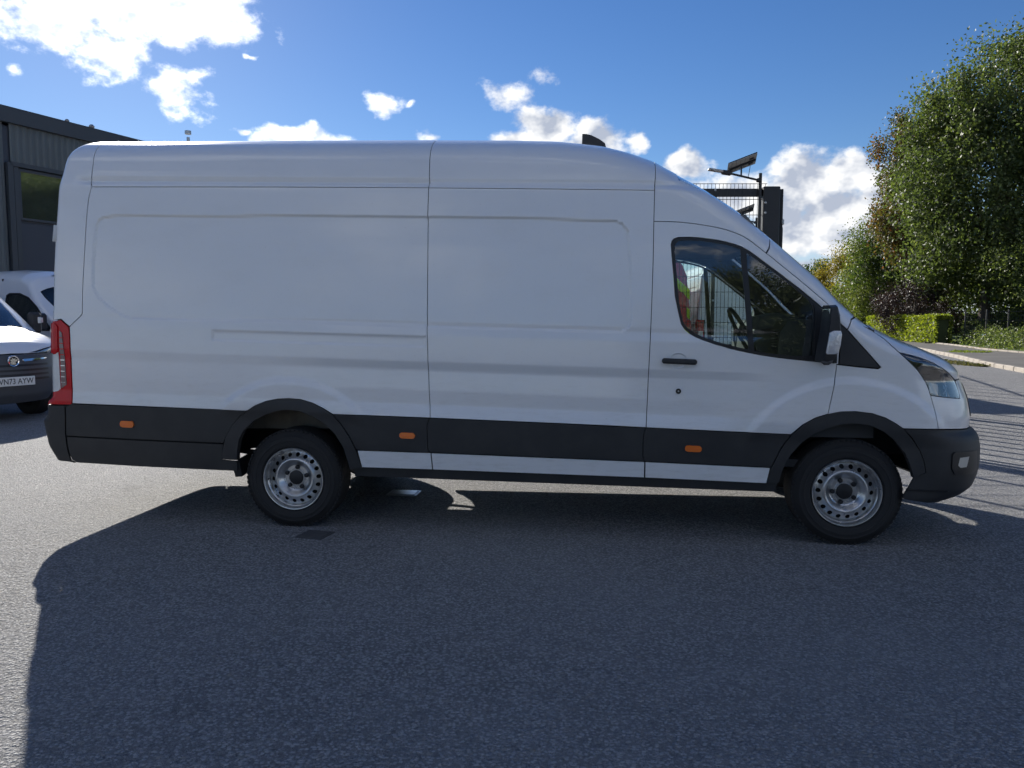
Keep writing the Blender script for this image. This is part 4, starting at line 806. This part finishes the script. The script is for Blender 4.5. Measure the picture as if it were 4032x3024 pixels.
text('service_lettering', 'CO', .20, YEL, fv, Matrix.Translation((-1.908, -.62, 1.74)) @ Matrix.Rotation(rad(-90), 4, 'Z') @ Matrix.Rotation(rad(90), 4, 'X'), .002, .8)

# ------------------------------------------------------------------ pavement, verge and planting across the road
def ground_mat(name, c1, c2, sc, rough=.85, bump=.01):
    m = bpy.data.materials.new(name); m.use_nodes = True; g = NT(m.node_tree); tc = g.n('ShaderNodeTexCoord').outputs['Object']
    a = g.n('ShaderNodeTexNoise', i={'Vector': tc, 'Scale': sc, 'Detail': 8., 'Roughness': .65}).outputs[0]; b = g.n('ShaderNodeTexNoise', i={'Vector': tc, 'Scale': sc*14, 'Detail': 4.}).outputs[0]
    c = g.mix(g.ss(g.m('ADD', g.m('MULTIPLY', a, .65), g.m('MULTIPLY', b, .35)), .35, .65), c1, c2)
    p = g.n('ShaderNodeBsdfPrincipled', i={'Base Color': c, 'Roughness': rough, 'Normal': g.n('ShaderNodeBump', i={'Height': b, 'Strength': .6, 'Distance': bump}).outputs[0]})
    g.n('ShaderNodeOutputMaterial', i={0: p.outputs[0]}); return m
PAVE = ground_mat('footway tarmac', (.085, .080, .074), (.13, .122, .112), .8); GRASS = ground_mat('mown grass', (.045, .085, .015), (.09, .13, .025), 1.5, .9, .03); SOIL = ground_mat('verge soil', (.055, .045, .032), (.03, .032, .018), 1.2)
KERBM = pbr('concrete kerb', (.36, .32, .27), .85, noise=(6, .6, (.24, .21, .18)), bump=(60, .4, .003))
KP = [(12.6, 12.), (13.3, 17.), (14.21, 21.3), (15.25, 24.7), (16.93, 29.1), (18.56, 33.8), (20.5, 40.), (21.6, 46.), (23.2, 55.), (27.5, 75.), (41, 110), (80, 220)]
BP = [(19.5, 12.), (20.2, 24.), (20.6, 31.), (21.2, 34.5), (23.2, 40.5), (24.0, 44.), (25.6, 55.), (29.6, 75.), (43, 110), (82, 222)]
pv = MB()
NP = 60
def along(P, n):
    P = np.array(P); d = np.r_[0, np.cumsum(np.hypot(*np.diff(P, axis=0).T))]; s = np.linspace(0, d[-1], n); return np.c_[np.interp(s, d, P[:, 0]), np.interp(s, d, P[:, 1])]
a, b = along(KP, NP), along(BP, NP)
pv.add([(x, y, .115) for x, y in a]+[(x, y, .12) for x, y in b], [(i, NP+i, NP+i+1, i+1) for i in range(NP-1)])
tag(pv.build('footway', PAVE), kind='structure')
c = along([(300, 12), (300, 100), (320, 240)], NP)
vg = MB().add([(x, y, .118) for x, y in b]+[(x, y, .118) for x, y in c], [(i, NP+i, NP+i+1, i+1) for i in range(NP-1)])
tag(vg.build('lawn', GRASS), kind='structure')
kerb = empty('kerb', (14.2, 21.3, 0), 0, 'pale concrete kerb of long stones curving along the far side of the road', 'kerb')
kb = MB().box((0, 0, .055), (.905, .13, .15), bev=.015); kme = mesh('kerb_stone', kb.V, kb.F)
kp = along(KP, 1200); d = np.r_[0, np.cumsum(np.hypot(*np.diff(kp, axis=0).T))]
for i in range(75):
    s = .92*i; x, y = np.interp(s, d, kp[:, 0]), np.interp(s, d, kp[:, 1]); x2, y2 = np.interp(s+.92, d, kp[:, 0]), np.interp(s+.92, d, kp[:, 1])
    o = link('kerb_stone', kme, KERBM, kerb); o.location = ((x+x2)/2-14.2, (y+y2)/2-21.3, RNG.normal(0, .004)); o.rotation_euler = (0, 0, math.atan2(y2-y, x2-x)+RNG.normal(0, .006))
# ---- foliage
def leafmat(name, ramp, trans=.45, rough=.52):
    m = bpy.data.materials.new(name); m.use_nodes = True; g = NT(m.node_tree)
    r = g.n('ShaderNodeAttribute', attribute_name='tint').outputs['Fac']
    cr = g.n('ShaderNodeValToRGB', i={0: r}); e = cr.color_ramp.elements
    while len(e) > 1: e.remove(e[0])
    e[0].position = ramp[0][0]; e[0].color = (*ramp[0][1], 1)
    for p, c_ in ramp[1:]: n_ = e.new(p); n_.color = (*c_, 1)
    p = g.n('ShaderNodeBsdfPrincipled', i={'Base Color': cr.outputs[0], 'Roughness': rough, 'Specular IOR Level': .55})
    tr = g.n('ShaderNodeBsdfTranslucent', i={0: g.mix(1., cr.outputs[0], (1.3, 1.4, .7), blend='MULTIPLY')})
    s = g.n('ShaderNodeMixShader', i={0: trans, 1: p.outputs[0], 2: tr.outputs[0]}); g.n('ShaderNodeOutputMaterial', i={0: s.outputs[0]}); return m
BARK = pbr('bark', (.10, .08, .06), .9, noise=(6, .7, (.05, .04, .03)), bump=(20, .8, .02))
def leaves(P, size, tilt=1., nrm=None):
    n = len(P); a = RNG.normal(size=(n, 3)); a /= np.linalg.norm(a, axis=1)[:, None]; h = RNG.normal(size=(n, 3)); h -= a*np.sum(a*h, 1)[:, None]; h /= np.linalg.norm(h, axis=1)[:, None]
    b = np.cross(a, h); L = size*RNG.uniform(.6, 1.25, n)[:, None]
    V = np.stack([P-h*L*.5, P+b*L*.30+a*L*.08, P+h*L*.5, P-b*L*.30+a*L*.08], 1).reshape(-1, 3); F = np.arange(4*n).reshape(-1, 4)
    return V, F
def foliage(name, P, size, mat, parent, tint=None):
    V, F = leaves(P, size); me = fast(name, V, F); at = me.attributes.new('tint', 'FLOAT', 'FACE'); t = RNG.uniform(0, 1, len(P)) if tint is None else tint
    at.data.foreach_set('value', t.astype(np.float32)); return link(name, me, mat, parent)
def crown_pts(c, r, n, K, sig=.16, low=-.85):
    c, r = np.array(c), np.array(r); q = RNG.normal(size=(K*3, 3)); q /= np.linalg.norm(q, axis=1)[:, None]; q *= RNG.uniform(.45, 1.0, K*3)[:, None]**.6; q = q[q[:, 2] > low][:K]; K = len(q)
    wt = RNG.uniform(.4, 1.3, K); idx = RNG.choice(K, n, p=wt/wt.sum()); g_ = np.clip(RNG.normal(size=(n, 3)), -1.9, 1.9)*sig*RNG.uniform(.6, 1.3, K)[idx][:, None]*np.array([1, 1, .75])
    sc = RNG.uniform(0, .35, K)[idx]; return c+(q[idx]+g_)*r, np.clip(RNG.uniform(0, .65, n)+sc, 0, 1), c+q*r
def tree(name, base, c, r, n, K, size, mat, label, cat='tree', trunk=.25, group=None, low=-.85, sig=.16, limbs=14):
    t = empty(name, base, 0, label, cat, group); bz = Vector(base)
    P, ti, Q = crown_pts(np.array(c)-np.array(base), r, n, K, sig, low); foliage('crown', P, size, mat, t, ti)
    hgt = c[2]-base[2]+r[2]*.55; cc = Vector(c)-bz
    b_ = MB(); b_.tube([(0, 0, -.05), (.05, .02, hgt*.2), (cc.x*.3, cc.y*.3, hgt*.5), (cc.x*.8, cc.y*.8, hgt)], [trunk*1.25, trunk, trunk*.75, trunk*.2], 9); b_.build('trunk', BARK, t, smooth=True)
    lb = MB()
    for i in range(min(limbs, len(Q))):
        q = Vector(Q[i]); s = Vector((cc.x*.25, cc.y*.25, max(.8, hgt*RNG.uniform(.25, .6)))); lb.tube([s, s.lerp(q, .5)+Vector((0, 0, .3)), q], [trunk*.4, trunk*.22, trunk*.06], 6)
    lb.build('limbs', BARK, t, smooth=True)
    return t
G1 = leafmat('lime leaves', [(0, (.045, .060, .022)), (.45, (.085, .115, .040)), (.8, (.125, .155, .052)), (1, (.18, .20, .08))])
G2 = leafmat('olive leaves', [(0, (.05, .07, .018)), (.5, (.12, .15, .036)), (1, (.22, .24, .07))]); GY = leafmat('autumn yellow leaves', [(0, (.10, .085, .015)), (.5, (.26, .20, .03)), (1, (.40, .30, .05))])
GD = leafmat('dark leaves', [(0, (.02, .036, .011)), (.6, (.05, .085, .02)), (1, (.10, .14, .04))]); GM = leafmat('maple leaves turning red', [(0, (.05, .05, .02)), (.5, (.09, .095, .03)), (.78, (.19, .08, .03)), (1, (.30, .085, .035))])
GP = leafmat('purple leaves', [(0, (.014, .008, .010)), (.6, (.035, .018, .022)), (1, (.075, .045, .05))], .25); GH = leafmat('golden hedge leaves', [(0, (.08, .11, .010)), (.5, (.20, .24, .02)), (1, (.36, .38, .05))], .5)
GB = leafmat('grey green leaves', [(0, (.04, .055, .02)), (.5, (.10, .13, .035)), (1, (.24, .27, .12))])
big = tree('lime_tree', (29.3, 48., .118), (31.7, 48, 9.9), (7.5, 6.5, 8.7), 190000, 460, .22, G1, 'tall broad green tree whose crown fills the right edge', trunk=.30, sig=.095, low=-.9, limbs=30)
tree('maple_tree', (27.6, 54., .118), (27.2, 54, 10.2), (2.5, 2.5, 5.0), 26000, 80, .19, GM, 'narrow maple turning red and brown at the left edge of the tall crown', trunk=.18)
tree('olive_tree', (29.4, 62., .118), (29.3, 62, 4.9), (2.9, 2.9, 4.6), 24000, 70, .17, G2, 'loose mid-green tree between the yellow tree and the red maple', trunk=.15)
tree('olive_tree', (29.6, 66., .118), (29.6, 66, 3.0), (2.8, 2.6, 2.9), 18000, 50, .17, G2, 'low olive-green bushy tree just above the bonnet, in front of the yellow tree', trunk=.14, low=-.95)
tree('autumn_tree', (34.6, 80., .118), (34.6, 80, 5.0), (2.9, 2.9, 4.3), 20000, 60, .20, GY, 'yellowing autumn tree beyond the van bonnet', trunk=.16, low=-.95)
tree('dark_tree', (37., 95., .118), (37., 95, 5.4), (2.6, 2.6, 3.2), 9000, 36, .24, GD, 'small dark tree alone against the cloud by the windscreen pillar', trunk=.15, sig=.2)
tree('dark_tree', (40.5, 100., .118), (40.5, 100, 3.0), (5.5, 3, 3.2), 15000, 60, .24, GD, 'low dark tree belt at the end of the street, behind the yellow tree', trunk=.15, low=-.95)
tree('purple_bush', (25.9, 50., .118), (26.2, 50, 2.2), (2.5, 1.8, 1.9), 18000, 60, .12, GP, 'dark purple-leaved bush above the clipped hedge', 'bush', trunk=.08, low=-.95)
tree('overhanging_tree', (30.6, 43.5, .118), (29.6, 42.5, 5.0), (2.9, 2.6, 3.4), 14000, 70, .16, GB, 'pale-leaved tree hanging over the railings at the right edge', trunk=.20)
tree('shade_tree', (31.5, 60., .118), (32, 60, 5.0), (5.0, 3., 5.0), 30000, 90, .19, GD, 'dark evergreen in the shade behind the purple bush', trunk=.2, low=-.95)
sh = bpy.data.objects['shade_tree']
for k, (x, y, s_, lb) in enumerate(((42., 63., 1.0, 'dark evergreen behind the railings, right of the trunk'), (50., 58., 1.05, 'dark evergreen behind the railings at the very right edge'), (37., 72., .9, 'dark evergreen farthest back behind the timber fence'))):
    t = copy_tree(sh); t.location = (x, y, .118); t.scale = (s_, s_, s_); t.rotation_euler = (0, 0, k*1.7+.6); t['label'] = lb; t['group'] = 'dark evergreens behind the lawn'
sh['group'] = 'dark evergreens behind the lawn'
# trees round the yard that the photograph shows only as reflections
for i, (x, y, s, rz, lb) in enumerate(((42, 36, .9, 1., 'green tree outside the right edge, mirrored in the grey unit window'), (3.2, -12, .5, 4, 'green tree behind the photographer, mirrored in the rear half of the cab window'), (7.5, -13.5, .5, 2, 'green tree behind the photographer, mirrored in the front half of the cab window'))):
    t = copy_tree(big); t.location = (x, y, 0); t.scale = (s, s, s*(1 if i == 0 else .62)); t.rotation_euler = (0, 0, rz); t['label'] = lb; t['group'] = 'trees around the yard'
# clipped hedge
def hedge(name, A, B, w, h, n, size, mat, label, cat):
    A, B = np.array(A), np.array(B); L = np.hypot(*(B-A)); e = (B-A)/L; nn = np.array([-e[1], e[0]])
    t = empty(name, (A[0], A[1], .118), 0, label, cat); u = RNG.uniform(0, L, n); f = RNG.integers(0, 4, n); v = np.where(f == 0, -w/2, np.where(f == 1, w/2, RNG.uniform(-w/2, w/2, n))); z = np.where(f >= 2, h, RNG.uniform(.03, h, n))
    k = RNG.random(n) < .08; u = np.where(k, np.where(RNG.random(n) < .5, 0, L), u)
    u = u+RNG.normal(0, .05, n); v = v+RNG.normal(0, .06, n); z = z+RNG.normal(0, .05, n)+.06*np.sin(u*1.3)
    P = np.c_[e[0]*u+nn[0]*v, e[1]*u+nn[1]*v, np.maximum(z, .01)]; foliage('foliage', P, size, mat, t)
    m = Matrix.Rotation(math.atan2(e[1], e[0]), 3, 'Z'); MB().box(m @ Vector((L/2, 0, h/2-.05)), (L-.2, w-.2, h-.12), m).build('branches', pbr('hedge core', (.035, .045, .012), .9), t); return t
hedge('clipped_hedge', (24.15, 43.2), (26.0, 55.5), .8, 1.5, 18000, .15, GH, 'yellow-green clipped hedge beside the footway', 'hedge')
hedge('shade_hedge', (27.0, 45.5), (34.0, 47.5), 1.0, 1.2, 5000, .15, GB, 'grey-green hedge behind the railings, right of the clipped hedge', 'hedge')
# ivy and weeds
def patch(name, pts, n, hmax, size, mat, label, cat):
    pts = np.array(pts); i = RNG.integers(0, len(pts), n); k = RNG.beta(.8, 2.2, n)*hmax*RNG.uniform(.5, 1.2, len(pts))[i]
    P = np.c_[pts[i, 0]+RNG.normal(0, .35, n), pts[i, 1]+RNG.normal(0, .35, n), .125+k]; o = foliage(name, P, size, mat, None); tag(o, label, cat, kind='stuff'); return o
ivp = along([(24.6, 42.5), (24.2, 39.5), (23.2, 36.5), (22.6, 33.), (22.2, 28), (21.5, 20)], 60); ivp = np.vstack([ivp+[.2, 0], ivp+[.9, .1], ivp+[1.6, .2]])
patch('ivy', ivp, 26000, 1.15, .11, GB, 'pale green ivy and shrubs along the foot of the railings', 'ivy')
patch('ivy', ivp+[.5, .1], 12000, .9, .11, G1, 'darker green ivy mixed along the railings', 'ivy')
WEED = leafmat('gutter weeds', [(0, (.03, .03, .012)), (.6, (.07, .075, .02)), (1, (.16, .13, .06))]); MOSS = leafmat('moss', [(0, (.10, .13, .015)), (1, (.22, .26, .03))])
def flat(name, a, b, w, n, z, size, mat, label):
    a, b = np.array(a), np.array(b); s = RNG.random(n); P = a+(b-a)*s[:, None]; e = (b-a)/np.linalg.norm(b-a); nn = np.array([-e[1], e[0]]); P = P+nn*(RNG.normal(0, w/2, n)*np.sin(np.pi*s)**.5)[:, None]
    o = foliage(name, np.c_[P, z+RNG.exponential(.012, n)], size, mat, None); tag(o, label, name, kind='stuff')
flat('weeds', (15.3, 27.9), (14.7, 23.9), .45, 2600, .012, .07, WEED, 'strip of weeds and leaf litter in the gutter below the kerb'); flat('moss', (18.9, 32.9), (19.5, 31.6), .9, 2600, .122, .05, MOSS, 'bright green moss patch on the footway')
flat('litter', (22.6, 38.5), (21.3, 33.), .35, 500, .125, .07, leafmat('dead leaves', [(0, (.12, .08, .04)), (1, (.28, .2, .12))]), 'dry fallen leaves along the back of the footway')
edg = empty('path_edging', (20.7, 31, .118), 0, 'low pale edging stones at the back of the footway', 'edging')
ep = along(BP[1:6], 400); d = np.r_[0, np.cumsum(np.hypot(*np.diff(ep, axis=0).T))]; ekb = MB().box((0, 0, .02), (.9, .06, .10), bev=.01); eme = mesh('edging_stone', ekb.V, ekb.F)
for i in range(28):
    s = .92*i; x, y, x2, y2 = np.interp(s, d, ep[:, 0]), np.interp(s, d, ep[:, 1]), np.interp(s+.9, d, ep[:, 0]), np.interp(s+.9, d, ep[:, 1])
    o = link('edging_stone', eme, KERBM, edg); o.location = ((x+x2)/2-20.7, (y+y2)/2-31, 0); o.rotation_euler = (0, 0, math.atan2(y2-y, x2-x))
# railings
rl = empty('railings', (25.0, 42.6, .118), 0, 'black vertical-bar railings behind the ivy at the right edge', 'railings')
RP = along([(0, 0), (1.2, -.4), (2.6, -1.6), (5.2, -3.2)], 7); bars = MB()
for i in range(6):
    (x, y), (x2, y2) = RP[i], RP[i+1]; MB().box((x, y, .95), (.07, .07, 1.9), bev=.01).build('railing_post', FBLK, rl)
    for Z in (1.78, .25, 1.3): MB().tube([(x, y, Z), (x2, y2, Z)], .02, 6).build('railing_rail', FBLK, rl)
    n = int(math.hypot(x2-x, y2-y)/.11)
    for j in range(1, n): bars.tube([(x+(x2-x)*j/n, y+(y2-y)*j/n, .1), (x+(x2-x)*j/n, y+(y2-y)*j/n, 1.85)], .009, 4)
tag(bars.build('railing_bars', FBLK, rl), kind='stuff')
tf = empty('timber_fence', (30, 66, .118), 0, 'dark timber fence in shade at the back of the lawn', 'fence')
TIM = pbr('dark timber', (.035, .03, .026), .85, noise=(4, .5, (.06, .05, .04)))
tb = MB().box((0, 0, .95), (.96, .05, 1.9)); tme = mesh('fence_board', tb.V, tb.F)
for i in range(26): o = link('fence_board', tme, TIM, tf); o.location = (i*.98, i*.1, RNG.normal(0, .01))
bb = MB().box((0, 0, .42), (1.15, .5, .10), bev=.03).box((-.4, 0, .2), (.1, .4, .4)).box((.4, 0, .2), (.1, .4, .4)).build('blue_bench', pbr('sky blue plastic', (.12, .42, .62), .4)); bb.location = (27.4, 44.3, .118); bb.rotation_euler = (0, rad(6), rad(20))
tag(bb, 'small light blue bench-like object lying among the ivy by the trunk', 'bench')
# wood closing the horizon
n = 26000; xx = RNG.uniform(-260, 60, n); yy = 190+.12*np.abs(xx+60)+RNG.normal(0, 4, n); hh = 7+3*np.sin(xx*.11)+2*np.sin(xx*.37+1)
o = foliage('wood', np.c_[xx, yy, RNG.uniform(0, 1, n)**.7*hh], 1.5, GD, None); tag(o, 'distant dark wood along the horizon beyond the yard', 'wood', kind='stuff')
